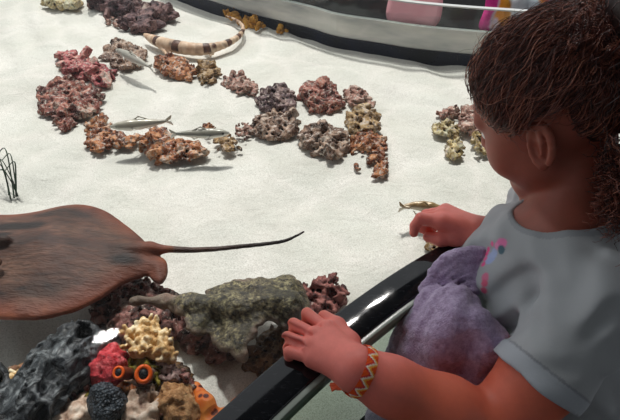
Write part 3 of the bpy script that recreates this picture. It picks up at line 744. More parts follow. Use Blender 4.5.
q = M('cream coral', 0.6, 0.4); c = q.ramp(q.noise(60, 4, 0.7), [(0.3, (116, 84, 70)), (0.5, (196, 168, 146)), (0.7, (232, 220, 204))]); q.color(c); CREAM = q.m
branching('cream_coral', [(120, 412), (124, 396), (136, 390), (150, 392), (156, 406), (150, 424), (128, 428)], 0.045, 0.026, 30, CREAM, 'cream stubby coral between the dark ball sponge and the tan lumpy coral', .0048, .004)
branching('cream_coral', [(56, 412), (64, 398), (76, 392), (88, 394), (90, 406), (82, 424), (60, 428)], 0.045, 0.022, 26, CREAM, 'cream stubby coral between the black sponge and the dark ball sponge', .0048, .004)
branching('small_coral', [(10, 381), (12, 374), (20, 371), (26, 374), (26, 382), (18, 385)], 0.045, 0.02, 14, TANC, 'small orange-tan coral tuft behind the narrow black sponge', .004, .003)
q = M('olive algae', 0.6, 0.3); c = q.ramp(q.noise(60, 4, 0.7), [(0.3, (48, 42, 8)), (0.55, (112, 100, 26)), (0.75, (160, 146, 50))]); q.color(c); OLIVE = q.m
rock('algae_clump', [(128, 368), (128, 354), (140, 350), (152, 356), (160, 370), (158, 384), (146, 388), (138, 378)], 0.04, OLIVE, 'olive green algae clump between the two orange sea squirts', 'algae', n=40, size=.18, group=None, z0=.045, boxy=.2, flat=.9, elong=2.6)
rock('algae_clump', [(82, 398), (90, 390), (98, 394), (94, 410), (84, 412)], 0.03, OLIVE, 'small olive algae clump left of the dark ball sponge', 'algae', n=16, size=.22, group=None, z0=.045, flat=.9)
q = M('lump coral', 0.7, 0.3); c = q.ramp(q.noise(150, 4, .7), [(0.3, (128, 86, 52)), (0.5, (184, 136, 90)), (0.75, (220, 180, 132))]); q.color(c); q.bump(q.noise(220, 3, .7), .9, .004); LUMP = q.m
rock('lumpy_coral', [(156, 404), (160, 390), (172, 384), (186, 387), (196, 398), (198, 414), (186, 424), (164, 420)], 0.036, LUMP, 'rounded tan lumpy coral beside the orange sea star arm', 'coral', n=22, group=None, z0=.045, boxy=0, k=.008, size=.26, amp=.003, freq=110)
q = M('ball sponge', 0.5, 0.4); c = q.ramp(q.voro(300), [(0.0, (130, 138, 146)), (0.3, (60, 68, 76)), (0.8, (18, 22, 26))]); q.color(c); q.bump(q.voro(300), .8, .004)
rock('ball_sponge', [(92, 404), (98, 392), (110, 390), (120, 396), (122, 410), (114, 420), (98, 420)], 0.05, q.m, 'round dark blue-grey knobbly sponge at the bottom edge', 'sponge', n=16, group=None, z0=.05, boxy=0, k=.012, size=.4, amp=.0015, freq=160)
rock('encrusting_rock', [(150, 372), (160, 358), (172, 358), (182, 370), (188, 384), (176, 386), (164, 384)], 0.035, rock_mat('lilac crust', [(70, 52, 50), (140, 112, 108), (190, 168, 160)], .3, 70), 'greyish-lilac crusted rock right of the olive algae', n=26, size=.2, group=None, z0=.045)
rock('encrusting_rock', [(60, 392), (76, 376), (92, 384), (98, 388), (88, 396), (70, 398)], 0.03, rock_mat('rose crust', [(90, 40, 36), (160, 90, 84), (204, 160, 150)], .3, 70), 'rosy crusted rubble under the tip of the red sponge', n=22, size=.2, group=None, z0=.045)
PK = rock_mat('pink rubble', [(96, 52, 50), (160, 100, 96), (196, 150, 142)], .4, 80); OR_ = rock_mat('orange rubble', [(110, 56, 24), (186, 104, 52), (214, 150, 96)], .35, 80); CR_ = rock_mat('cream rubble', [(110, 88, 66), (178, 152, 124), (216, 200, 178)], .5, 80)
for pl, mt, lb in (([(112, 388), (122, 382), (134, 386), (136, 394), (124, 396), (114, 394)], OR_, 'orange encrusted stone below the small sea squirt'), ([(132, 392), (142, 386), (154, 388), (158, 396), (148, 400), (136, 398)], CR_, 'cream stone right of the orange encrusted stone'),
    ([(176, 372), (186, 372), (194, 382), (190, 390), (180, 384)], PK, 'pinkish stone above the lumpy coral'), ([(44, 398), (54, 388), (64, 392), (62, 404), (50, 410)], PK, 'pinkish stone at the right flank of the large black sponge'),
    ([(12, 392), (20, 386), (30, 390), (28, 400), (16, 404)], CR_, 'cream stone between the two black sponges'), ([(150, 352), (160, 348), (172, 352), (170, 360), (156, 362)], OR_, 'orange-brown stone at the right foot of the branching coral'), ([(120, 400), (128, 396), (134, 404), (128, 414), (120, 412)], OR_, 'orange stone touching the right side of the ball sponge')):
    rock('rubble_stone', pl, .03, mt, lb, 'stone', n=14, size=.24, group='rubble among the corner corals', z0=.05, freq=110)
# sea squirts: tube, orange lip, near-black disc standing in for the shaded opening
LIP = plain('orange lip', (232, 96, 24), .4); BODY = plain('squirt body', (120, 52, 30), .5); HOLE = plain('dark opening', (14, 16, 20), .5)
for (u, v, r_, tl, lab) in ((118.5, 372.5, .0062, (0, -.5, .85), 'small orange-rimmed sea squirt against the red sponge'), (143.5, 374, .0088, (.25, -.45, .85), 'larger orange-rimmed sea squirt below the olive algae')):
    c = Pz(u, v, .098); d = np.array(tl); d /= np.linalg.norm(d)
    t_ = thing('sea_squirt', tuple(c - d * .04), lab, 'sea squirt')
    V, F = tube([c - d * .04, c - d * .02, c - d * .006, c], [r_ * 1.25, r_ * 1.3, r_ * 1.12, r_], 20); obj('tunic', V, F, BODY, t_)
    A = np.cross(d, [1, 0, 0]); A /= np.linalg.norm(A); B = np.cross(d, A)
    ring = [c + (A * math.cos(a) + B * math.sin(a) * .9) * r_ for a in np.linspace(0, 2 * math.pi, 29)]; V, F = tube(ring, [r_ * .3] * 29, 8); obj('lip', V, F, LIP, t_)
    V, F = tube([c - d * .004, c + d * .0008], [r_ * .92, r_ * .88], 18); obj('opening', V, F, HOLE, t_)
# sea star
q = M('sea star', 0.5, 0.4); vd = q.voro(85)
q.color(q.ramp(vd, [(0.0, (60, 22, 14)), (0.28, (96, 36, 18)), (0.36, (216, 104, 34)), (0.8, (232, 140, 60))])); q.bump(vd, .8, .004)
cst = Pz(212, 432, .035); Fd = Field(cst - .11, cst + .11, .0026); Fd.ell(cst, (.028, .028, .012), k=0)
ends = [Pz(196, 386, .05)] + [cst + .085 * np.array([math.cos(a), math.sin(a), -.2]) for a in (math.radians(x) for x in (40, -32, -104, -176))]
mids = [Pz(205, 404, .052)] + [cst + .045 * np.array([math.cos(a), math.sin(a), .1]) for a in (math.radians(x) for x in (44, -30, -102, -172))]
for e_, m_ in zip(ends, mids): Fd.chain([cst, m_, e_], [.014, .011, .006], .01)
V, F = Fd.mesh(); o = obj('sea_star', V, F, q.m); tag(o, 'orange sea star with dark spots, one arm up beside the lumpy coral', 'sea star')

# seaweed tuft at the left edge
parts = []; base = Pz(13, 194, 0.0)
for i, (u, v, z, bend) in enumerate(((-4, 168, .05, .2), (-2, 162, .06, .3), (-8, 172, .045, .25), (2, 160, .055, .12), (-14, 178, .04, .3), (-6, 160, .07, .35), (4, 172, .05, .1), (-16, 168, .05, .3))):
    tip = Pz(u, v, z * .5); b_ = base + np.array([rng.normal(0, .005), rng.normal(0, .005), -.008])
    mid = (b_ + tip) / 2 + np.array([.004 + .022 * rng.random(), .012 * rng.random(), z])
    pts = smooth_open([b_, b_ * .6 + mid * .4 + [.004, 0, .008], mid, tip], 5); parts.append(tube(pts, np.linspace(.0013, .0007, len(pts)), 6, 1.5))
V, F = merge(parts); q = M('seaweed', .35, .5); q.color(q.ramp(q.noise(60), [(.35, (14, 34, 20)), (.65, (44, 78, 52))])); o = obj('seaweed_tuft', V, F, q.m); tag(o, 'dark green grassy seaweed tuft at the left edge of the sand', 'seaweed')

# yellow lumps modelled in place of a reflection by the far wall
q = M('yellow reflection', .6, .3); q.color(q.ramp(q.noise(18, 4, .7), [(.3, (90, 56, 14)), (.5, (190, 132, 40)), (.7, (232, 184, 84))])); q.bump(q.noise(60, 4, .7), 1, .01)
YS = q.m
rock('yellow_reflection', [(222, 8), (236, 4), (252, 8), (262, 16), (266, 24), (254, 27), (240, 20), (226, 14)], .055, YS, 'golden yellow lumps in place of a reflection on the dark far wall', 'sponge', n=34, size=.2, group=None, boxy=.2)
rock('yellow_reflection', [(276, 24), (284, 20), (291, 24), (288, 30), (278, 30)], .04, YS, 'small golden lump of the same modelled reflection, right of the larger one', 'sponge', n=9, group=None, boxy=.2)

# ------------------------------------------------------------------ beyond the far wall
PINK = plain('pink leather', (250, 178, 184), .5, .3); PINK2 = plain('pink piping', (255, 226, 226), .45, .4)
bp = Pz(415, 29, FLOORZ); bt = thing('handbag', tuple(bp + [0, .12, 0]), 'pink leather handbag standing on the dark floor beyond the far wall', 'handbag')
Rz = np.array(Matrix.Rotation(math.radians(-14), 3, 'Z')); w3 = lambda p: Rz @ np.array(p) + bp + np.array([0, .12, 0])
Fd = Field(bp + [-.3, -.12, -.02], bp + [.3, .36, .36], .006)
for i in range(9):
    z = .03 + i * .03; lean = .012 * i; s_ = (1 - .16 * (i / 8) ** 2) * (.9 if i == 0 else 1); Fd.box(w3((0, lean, z)), (.19 * s_, (.09 - .045 * (i / 8)), .034), Rz.T, .032, .03)
V, F = Fd.mesh(); V = relax(V, F, 2); obj('bag_body', V, F, PINK, bt)
for s_ in (-1, 1):
    zz_ = [.19 - s_ * -.115 * math.sin(a) for a in np.linspace(0, math.pi, 22)]
    arc = [w3((-.095 * math.cos(a), .4 * z + s_ * (.10 - .045 * z / .24) if z < .27 else .4 * z + s_ * .04, z)) for a, z in zip(np.linspace(0, math.pi, 22), zz_)]
    V, F = tube(arc, [.009] * 22, 8); obj('handle', V, F, PINK2, bt)
    V, F = tube([w3((x, s_ * .083 + .012, .045)) for x in np.linspace(-.16, .16, 12)], [.004] * 12, 6); obj('piping', V, F, PINK2, bt)
V, F = tube([w3((x, .10, .296)) for x in np.linspace(-.15, .15, 12)], [.006] * 12, 6); obj('zipper', V, F, PINK2, bt)

gp = Pz(524, 30, FLOORZ); Fd = Field(gp + [-.4, -.25, -.02], gp + [.45, .4, .62], .009)
lob = [(-.27, 0, .05), (-.19, -.04, .06), (-.09, -.07, .075), (.02, -.09, .08), (.13, -.06, .08), (.22, -.02, .07), (.31, .02, .06)]
for i, (x, y, r_) in enumerate(lob):
    Fd.chain([gp + [x, y, .03], gp + [x * .9, y + .05, .2], gp + [x * .75 + .03, y + .13, .38 + .05 * math.sin(i * 2)]], [r_, r_ * .95, r_ * .8], .02)
X, Y, Z = np.broadcast_arrays(*Fd.full()); m = np.abs(Fd.d) < .025
Fd.d[m] += (.012 * fbm(X[m] * 12, Y[m] * 12, Z[m] * 5, 3, 6)).astype(f32)
V, F = Fd.mesh(); V = relax(V, F, 1)
cx = (V[:, 0] - gp[0]) + .05 * fbm(V[:, 0] * 9, V[:, 1] * 9, V[:, 2] * 7, 3, 2) + (V[:, 2] - FLOORZ) * .10
stops = [(-.33, (236, 60, 150)), (-.235, (238, 70, 160)), (-.22, (226, 206, 220)), (-.20, (244, 150, 50)), (-.13, (246, 170, 70)), (-.11, (224, 222, 226)), (.01, (196, 206, 214)), (.04, (238, 150, 60)), (.12, (226, 120, 120)), (.15, (214, 196, 226)), (.22, (150, 110, 180)), (.28, (230, 120, 170)), (.4, (240, 232, 236))]
C = np.stack([np.interp(cx, [a for a, _ in stops], [lin(c)[i] for _, c in stops]) for i in range(3)], 1)
q = M('tie dye cloth', .8, .2); q.color(q.attr('col')); o = obj('tie_dye_garment', V, F, q.m, attr={'col': C}); tag(o, 'bundled garment in pink, orange, white and violet beyond the far wall', 'garment')

# ------------------------------------------------------------------ the girl
nz_ = lambda a: np.array(a, float) / np.linalg.norm(a)
girl_base = (0.40, 0.41, FLOORZ)
girl = thing('person', girl_base, 'child in a grey t-shirt leaning over the black rail, reaching into the pool', 'person')
NK = P(560, 222, .63)                                   # base of the neck
HC = P(551, 100, .622)                                   # centre of the skull
HF = nz_((-.64, .50, -.585)); HU = nz_(np.array([0, 0, 1.0]) - HF[2] * HF); HL = np.cross(HU, HF)
HM = np.stack([HF, HL, HU])
hp = lambda f, l, u: HC + HF * f + HL * l + HU * u
LS = NK + [0.004, -.112, -.022]; LE = P(492, 434, .565); LW = Pz(357, 369.5, .171)
RS = NK + [0.035, .100, -.045]; RE = np.array([.375, .63, .115]); RW = Pz(480, 232, .170)
nin = np.array([-.62, .78, 0])

B = Field([-.05, .21, -.17], [.50, .72, .46], 0.0016)
def torso(Fd, g, k=.03):
    Fd.ell(NK + [.000, -.012, -.085], (.092 + g, .102 + g, .10 + g), k=k)
    Fd.ell((.335, .436, .04), (.090 + g, .098 + g, .10 + g), k=k)
    Fd.ell((.392, .415, -.09), (.085 + g, .105 + g, .085 + g), k=k)
    for s_ in (-1, 1):
        Fd.cone(NK + [.014, 0, -.014], NK + ([.008, -.092, -.026] if s_ < 0 else [.034, .080, -.048]), .034 + g, .036 + g, k)
        Fd.ell(NK + [.050, s_ * .05, -.088], (.045 + g, .05 + g, .07 + g), k=k)
torso(B, 0)
for s_ in (-1, 1): B.cone((.395, .413 + s_ * .052, -.12), (.395, .408 + s_ * .055, -.24), .066, .060, .02)
B.cone(NK + [.012, 0, -.03], hp(-.018, 0, -.06), .040, .036, .02)
# arms
B.chain([LS, LS + (LE - LS) * .5, LE], [.043, .042, .038], .012)
B.chain([LE, LE + (LW - LE) * .35, LE + (LW - LE) * .75, LW], [.037, .0375, .030, .0255], .012)
B.chain([RS, (RS + RE) / 2, RE, RE + (RW - RE) * .4, RW], [.040, .037, .030, .027, .0175], .012)
# left hand: palm, four curled fingers over the rail, thumb
mcp = [Pz(327, 329, .166), Pz(315.5, 335, .1675), Pz(310.5, 346, .166), Pz(312.5, 358.5, .162)]
pip = [Pz(307, 313.5, .160), Pz(293.5, 324, .162), Pz(287.5, 337.5, .161), Pz(289, 352, .158)]
for i, (a, b) in enumerate(zip(mcp, pip)):
    B.cone(LW + (a - LW) * .12, a - [0, 0, .001], .0165, .0104, .010)
for i, (a, b) in enumerate(zip(mcp, pip)):
    r = (.0068, .0069, .0068, .0063)[i]
    B.ball(a + [0, 0, .002], r * 1.22, .004)
    dip = b - nin * .002 + [-.001, 0, -.017]; tip = dip - nin * .011 + [0, 0, -.006]
    B.cone(a, b, r * 1.02, r * 1.06, .0012); B.cone(b, dip, r * 1.04, r * .95, .0008); B.cone(dip, tip, r * .95, r * .82, .0008)
crl = []
for i in range(3):
    g0_ = (mcp[i] + mcp[i + 1]) / 2 + [0, 0, .0085]; g1_ = (pip[i] + pip[i + 1]) / 2 + [0, 0, .0065] + nin * .006
    crl.append((g0_ + (g1_ - g0_) * .1, g1_ + nin * .004))
    B.chain([g0_ + (g1_ - g0_) * .05, (g0_ + g1_) / 2 - [0, 0, .002], g1_ - [0, 0, .003], g1_ + nin * .006 - [0, 0, .016]], [.0016, .0026, .0032, .0034], .0025, 's')
B.chain([LW + [-.004, .008, -.004], Pz(349, 343, .160), Pz(337, 326, .158), Pz(324, 316.5, .152)], [.015, .0125, .0098, .0078], .006)
# right hand: index arched and pointing down, the others curled, thumb under
im = Pz(442, 222, .180); ip = Pz(421, 218.5, .180); idd = Pz(415, 226, .168); it = Pz(413.8, 233, .160)
B.cone(RW, im, .0165, .0125, .012)
B.cone(im, ip, .0102, .0086, .005); B.cone(ip, idd, .0086, .0076, .001); B.cone(idd, it, .0076, .0062, .001)
for j, (dx, dy, dz) in enumerate(((.004, .0165, -.003), (.010, .031, -.009), (.017, .044, -.017))):
    m_ = im + [dx, dy, dz]; p_ = m_ + [-.026 + .003 * j, .004, -.008]; d_ = p_ + [.001, .001, -.018]; t_ = d_ + [.013, -.001, -.008]
    r = (.0088, .0083, .0074)[j]
    B.cone(RW + [0, .004 * j, -.002 * j], m_, .015, .0112, .010); B.cone(m_, p_, r * 1.05, r, .003); B.cone(p_, d_, r, r * .9, .001); B.cone(d_, t_, r * .9, r * .78, .001)
B.chain([RW + [-.006, -.006, -.004], Pz(455, 237, .163), Pz(441, 239.5, .158), Pz(428, 237, .155)], [.0145, .012, .0092, .0072], .006)
# head
B.ell(HC + HU * .012 - HF * .004, (.092, .074, .080), HM, .01)
B.ell(hp(.030, 0, -.03), (.056, .060, .066), HM, .02)
B.cone(hp(.012, 0, -.058), hp(.060, 0, -.091), .049, .022, .025)
for s_ in (-1, 1):
    B.ell(hp(.048, s_ * .034, -.044), (.034, .030, .034), HM, .015)                     # cheeks
    B.cone(hp(.02, s_ * .044, -.062), hp(.058, s_ * .013, -.093), .021, .015, .02)       # jaw
    B.cone(hp(.077, s_ * .014, .012), hp(.070, s_ * .042, .010), .009, .008, .012)       # brow
    B.ell(hp(.088, s_ * .031, -.010), (.011, .015, .009), HM, .008, 's')                 # eye socket
    # ear: rim, lobe, hollow
    ec = hp(-.006, s_ * .0725, -.026)
    tilt = [hp(-.006 + .013 * math.cos(a) - .004 * math.sin(a), s_ * (.0765 + .004 * math.cos(a + 2.6)), -.026 + .0235 * math.sin(a)) for a in np.linspace(-1.2, 4.2, 14)]
    B.ell(ec, (.013, .006, .022), HM, .006)
    B.chain(tilt, [.0042] * 14, .002); B.ell(hp(.001, s_ * .0755, -.049), (.007, .0045, .008), HM, .003)
    B.chain([hp(-.010, s_ * .078, -.008), hp(-.009, s_ * .0785, -.022), hp(-.003, s_ * .078, -.036)], [.0028] * 3, .003)
    B.ell(hp(.002, s_ * .080, -.027), (.0055, .006, .0105), HM, .003, 's')
B.cone(hp(.086, 0, -.004), hp(.097, 0, -.032), .007, .0092, .012)                         # nose
for s_ in (-1, 1): B.ell(hp(.090, s_ * .010, -.036), (.009, .007, .006), HM, .005)
B.ell(hp(.078, 0, -.058), (.010, .021, .0065), HM, .006); B.ell(hp(.076, 0, -.066), (.010, .018, .006), HM, .005)
B.ell(hp(.089, 0, -.0615), (.006, .017, .0012), HM, .002, 's')
V, F = B.mesh(); V = relax(V, F, 1, 0.5)
base_c, pink_c, face_c, lip_c = [np.array(lin(c)) for c in ((218, 112, 86), (236, 130, 118), (150, 86, 70), (140, 60, 56))]
C = np.tile(base_c, (len(V), 1))
def blend(w, c):
    global C
    w = np.clip(w, 0, 1)[:, None]; C = C * (1 - w) + c * w
blend(1 - (np.linalg.norm(V - LW - nin * .03, axis=1) - .05) / .05, pink_c); blend(1 - (np.linalg.norm(V - im, axis=1) - .06) / .05, pink_c)
hl = (V - HC) @ HM.T
blend(1 - (np.linalg.norm(hl - [-.02, 0, -.03], axis=1) - .15) / .04, face_c)  # face and neck skin darkened in colour to carry their shade
blend(1 - np.sqrt(((hl[:, 0] - .084) / .02) ** 2 + (hl[:, 1] / .021) ** 2 + ((hl[:, 2] + .062) / .010) ** 2) + .4, lip_c)
for s_ in (-1, 1): blend(.7 * (1 - np.sqrt(((hl[:, 1] - s_ * .032) / .02) ** 2 + ((hl[:, 2] - .014 + abs(hl[:, 1] - s_ * .03) * .2) / .004) ** 2)) * (hl[:, 0] > .05) * 2, np.array(lin((60, 34, 26))))
q = M('skin', .48, .35); sk = q.attr('col'); nzs = q.noise(90, 3, .6)
q.color(q.mix(q.ramp(nzs, [(.3, (.25, .25, .25)), (.7, (0, 0, 0))]), sk, (184, 92, 78))); q.bump(q.noise(420, 3, .6), .12, .001)
q.set(Subsurface_Weight=.12, Subsurface_Scale=.006); q.b.inputs['Subsurface Radius'].default_value = (1, .35, .2)
for a, b in crl:  # seams between the fingers painted darker to stand in for shade
    t_ = np.clip((V - a) @ (b - a) / ((b - a) @ (b - a)), 0, 1.3); dl = np.linalg.norm(V - a - t_[:, None] * (b - a), axis=1)
    blend(.75 * np.clip(1.25 - (dl / .0042) ** 2, 0, 1) * np.clip(t_ * 3, 0, 1), np.array(lin((150, 62, 58))))
obj('body', V, F, q.m, girl, attr={'col': C})
# eyes
for s_ in (-1, 1):
    E = Field(hp(.074, s_ * .031, -.010) - .02, hp(.074, s_ * .031, -.010) + .02, .0012); c_ = hp(.0705, s_ * .030, -.010); E.ball(c_, .0112)
    V, F = E.mesh(); fr = (V - c_) @ nz_(HF - HU * .25) / .0112; Ce = np.where((fr > .93)[:, None], np.array([.004, .003, .003]), np.where((fr > .8)[:, None], np.array([.05, .022, .01]), np.array([.75, .72, .7])))
    q = M('eye', .15, .5); q.color(q.attr('col')); obj('eye', V, F, q.m, girl, attr={'col': Ce})

# ---- shirt
S = Field([.16, .20, -.12], [.51, .70, .30], 0.0021)
torso(S, .0075)
S.ell((.385, .42, -.05), (.10, .112, .09), k=.03)
ax_l = nz_(LE - LS); cut_l = LS + (LE - LS) * .60
ax_r = nz_(RE - RS); cut_r = RS + (RE - RS) * .62
def sleeve(a, c, axd, r0, r1):
    T = Field(S.lo, S.lo + (S.n - 1) * S.h, S.h); T.n = S.n; T.ax = S.ax; T.d = np.full(S.n, .03, f32)
    T.cone(a, c + axd * .03, r0, r1, 0)
    X, Y, Z = T.full(); T.d = np.maximum(T.d, ((X - c[0]) * axd[0] + (Y - c[1]) * axd[1] + (Z - c[2]) * axd[2]).astype(f32))
    return T.d
S.d = smin(S.d, sleeve(LS + [0, 0, .0], cut_l, ax_l, .050, .0535), .022)
S.d = smin(S.d, sleeve(RS, cut_r, ax_r, .048, .050), .022)
S.cone(LS + (LE - LS) * .56, LE, .0465, .0485, .002, 's'); S.cone(RS + (RE - RS) * .56, RE, .042, .044, .002, 's')
nax = nz_(hp(-.018, 0, -.06) - (NK + [.012, 0, -.03]))
nc = NK + [-.004, .002, .014]; naxc = nz_(nax + np.array([-.55, 0, .35]))
S.cone(nc - naxc * .012, nc + naxc * .12, .0465, .075, .004, 's')
A1 = nz_(np.cross(naxc, [0, 1, 0])); A2 = np.cross(naxc, A1)
X, Y, Z = np.broadcast_arrays(*S.full()); m = np.abs(S.d) < .02
x, y, z = X[m], Y[m], Z[m]
fold = .0075 * fbm(x * 18 + z * 12, y * 18 - z * 14, z * 24, 2, 15)
al = (x - LS[0]) * ax_l[0] + (y - LS[1]) * ax_l[1] + (z - LS[2]) * ax_l[2]
nearL = np.exp(-((x - LS[0]) ** 2 + (y - LS[1]) ** 2 + (z - LS[2]) ** 2) / .09 ** 2)
fold = fold + .0055 * np.sin(al * 150 + 4 * vnoise(x * 20, y * 20, z * 20, 3) + x * 90) * nearL * np.clip(vnoise(x * 18, y * 18, z * 18, 6) + .35, 0, 1)
ff = np.exp(-((x - .245) ** 2 + (z - .14) ** 2) / .09 ** 2)
fold = fold + .0065 * np.sin((z * .8 + y * .9 - x * .5) * 120 + 3 * vnoise(x * 15, y * 15, z * 15, 13)) * ff * np.clip(vnoise(x * 12, y * 12, z * 12, 16) + .4, 0, 1)
fold = fold * np.clip(1 - (al - np.linalg.norm(cut_l - LS) + .03) / .02, .25, 1)
S.d[m] -= fold.astype(f32)
# collar rib
ring = [nc - naxc * .004 + (A1 * math.cos(a) * .0535 + A2 * math.sin(a) * .0535) for a in np.linspace(0, 2 * math.pi, 33)]
V, F = S.mesh(); V = relax(V, F, 2)
px = lambda W_: ((W_[:, 0] / ((W_ - CAM) @ np.array([0, CP, -SP]))) * FPX + 310, 210 - ((W_ - CAM) @ np.array([0, SP, CP])) / ((W_ - CAM) @ np.array([0, CP, -SP])) * FPX, (W_ - CAM) @ np.array([0, CP, -SP]))
pu, pv, pd = px(V)
grey = np.array(lin((166, 170, 173))); C = np.tile(grey, (len(V), 1))
alv = (V - LS) @ ax_l; cutd = np.linalg.norm(cut_l - LS); onsl = np.linalg.norm((V - LS) - alv[:, None] * ax_l, axis=1) < .066
blend(((np.abs(alv - (cutd - .021)) < .0016) & onsl & (alv > 0)) * .45, np.array(lin((96, 100, 108))))
blend(((alv > cutd - .020) & onsl & (alv < cutd + .01)) * .5, np.array(lin((172, 180, 190))))
nd = (V - nc) @ naxc; rad_ = np.linalg.norm((V - nc) - nd[:, None] * naxc, axis=1)
blend((rad_ < .058) * (nd > -.03) * (V[:, 2] > .15) * .35, np.array(lin((112, 118, 126))))
def spot(u, v, r_, c):
    dpx = (pu - u) ** 2 + (pv - v) ** 2; cand = np.where(dpx < 9)[0]
    i = cand[pd[cand].argmin()] if len(cand) else dpx.argmin()
    blend((r_ - np.linalg.norm(V - V[i], axis=1)) / .0012, np.array(lin(c)))
for a in ((488, 257, .009, (160, 176, 214)), (492, 252, .007, (168, 184, 220)), (499, 241.5, .0075, (226, 128, 176)), (494, 246, .005, (232, 150, 190)), (498, 250, .006, (84, 112, 124)), (489.5, 244, .004, (236, 110, 160)), (486, 248.5, .0042, (236, 90, 150)), (484, 253, .0042, (236, 90, 150)), (482.5, 258, .0042, (238, 110, 160)), (481, 263, .0042, (236, 90, 150)), (483, 276, .006, (214, 120, 150)), (481.5, 283, .005, (214, 100, 130)), (480.5, 290, .005, (200, 90, 120))): spot(*a)
q = M('grey jersey', .85, .15); q.color(q.attr('col')); q.bump(q.noise(700, 2, .6), .15, .0006); q.bump(q.noise(30, 4, .6), .25, .004); q.set(Sheen_Weight=.15)
sh_o = obj('t_shirt', V, F, q.m, girl, attr={'col': C}); sh_o['label'] = 'light grey t-shirt with a pink and blue print'

# ---- lower body
L = Field([.25, .24, -.72], [.53, .60, -.02], .004)
L.ell((.393, .415, -.085), (.094, .112, .08), k=.02)
for s_ in (-1, 1): L.chain([(.395, .413 + s_ * .054, -.11), (.392, .405 + s_ * .056, -.42), (.405, .405 + s_ * .058, -.675)], [.076, .052, .038], .02)
V, F = L.mesh(); q = M('navy leggings', .8, .15); q.color(q.ramp(q.noise(80), [(.3, (22, 26, 40)), (.7, (36, 42, 60))])); obj('leggings', V, F, q.m, girl)
for s_ in (-1, 1):
    c_ = np.array([.375, .405 + s_ * .058, FLOORZ]); K = Field(c_ - [.13, .06, .01], c_ + [.09, .06, .11], .003)
    K.cone(c_ + [.035, 0, .035], c_ + [-.075, 0, .026], .034, .027, .01); K.cone(c_ + [.03, 0, .03], c_ + [.03, 0, .075], .036, .038, .01); K.d[:, :, :4] = np.maximum(K.d[:, :, :4], .001)
    V, F = K.mesh(); V[:, 2] = np.maximum(V[:, 2], FLOORZ); obj('shoe', V, F, plain('shoe', (60, 58, 66), .6), girl)

# ---- woven bracelet
bc = LW + nz_(LE - LW) * .004; axb = nz_(LE - LW); b1 = nz_(np.cross(axb, [0, 0, 1])); b2 = np.cross(axb, b1)
na, nw = 168, 15; V = []; C = []
cols = [np.array(lin(c)) for c in ((236, 88, 36), (250, 176, 66), (248, 236, 214), (214, 60, 70))]
for i in range(na):
    a = 2 * math.pi * i / na
    for j in range(nw):
        w_ = j / (nw - 1) - .5; bul = .0012 * math.cos(w_ * math.pi)
        R_ = .0268 + bul + .0004 * math.sin(i * 1.5 + j * 1.5)
        V.append(bc + axb * w_ * .0125 + (b1 * math.cos(a) + b2 * math.sin(a)) * R_)
        ph = (i / na * 13 + abs(((i / na * 13) % 1) - .5) * 0) % 1; zz = abs(ph - .5) * 2 - .5
        dlt = w_ * 1.0 - zz * .75
        C.append(cols[2] if abs(dlt) < .10 else cols[1] if 0 < dlt < .34 else cols[0] if dlt >= .34 else (cols[3] if -.3 < dlt else cols[0]))
F = [(i * nw + j, ((i + 1) % na) * nw + j, ((i + 1) % na) * nw + j + 1, i * nw + j + 1) for i in range(na) for j in range(nw - 1)]
q = M('woven thread', .8, .2); q.color(q.attr('col')); q.bump(q.noise(900, 2), .3, .0006)
br = obj('bracelet', V, np.array(F), q.m, girl, attr={'col': np.array(C)}); br['label'] = 'woven orange, yellow and white zigzag bracelet'
tb_ = Pz(345, 389, .158); tas = []
for i in range(9):
    e_ = Pz(332 + rng.normal(0, 1.5), 388 + rng.normal(0, 2.2), .152) ; tas.append(tube(smooth_open([tb_ + rng.normal(0, .001, 3), (tb_ + e_) / 2 + rng.normal(0, .0012, 3) + [0, 0, .002], e_], 4), .0011, 5))
V, F = merge(tas); obj('tassel', V, F, plain('orange thread', (238, 104, 66), .8), br)

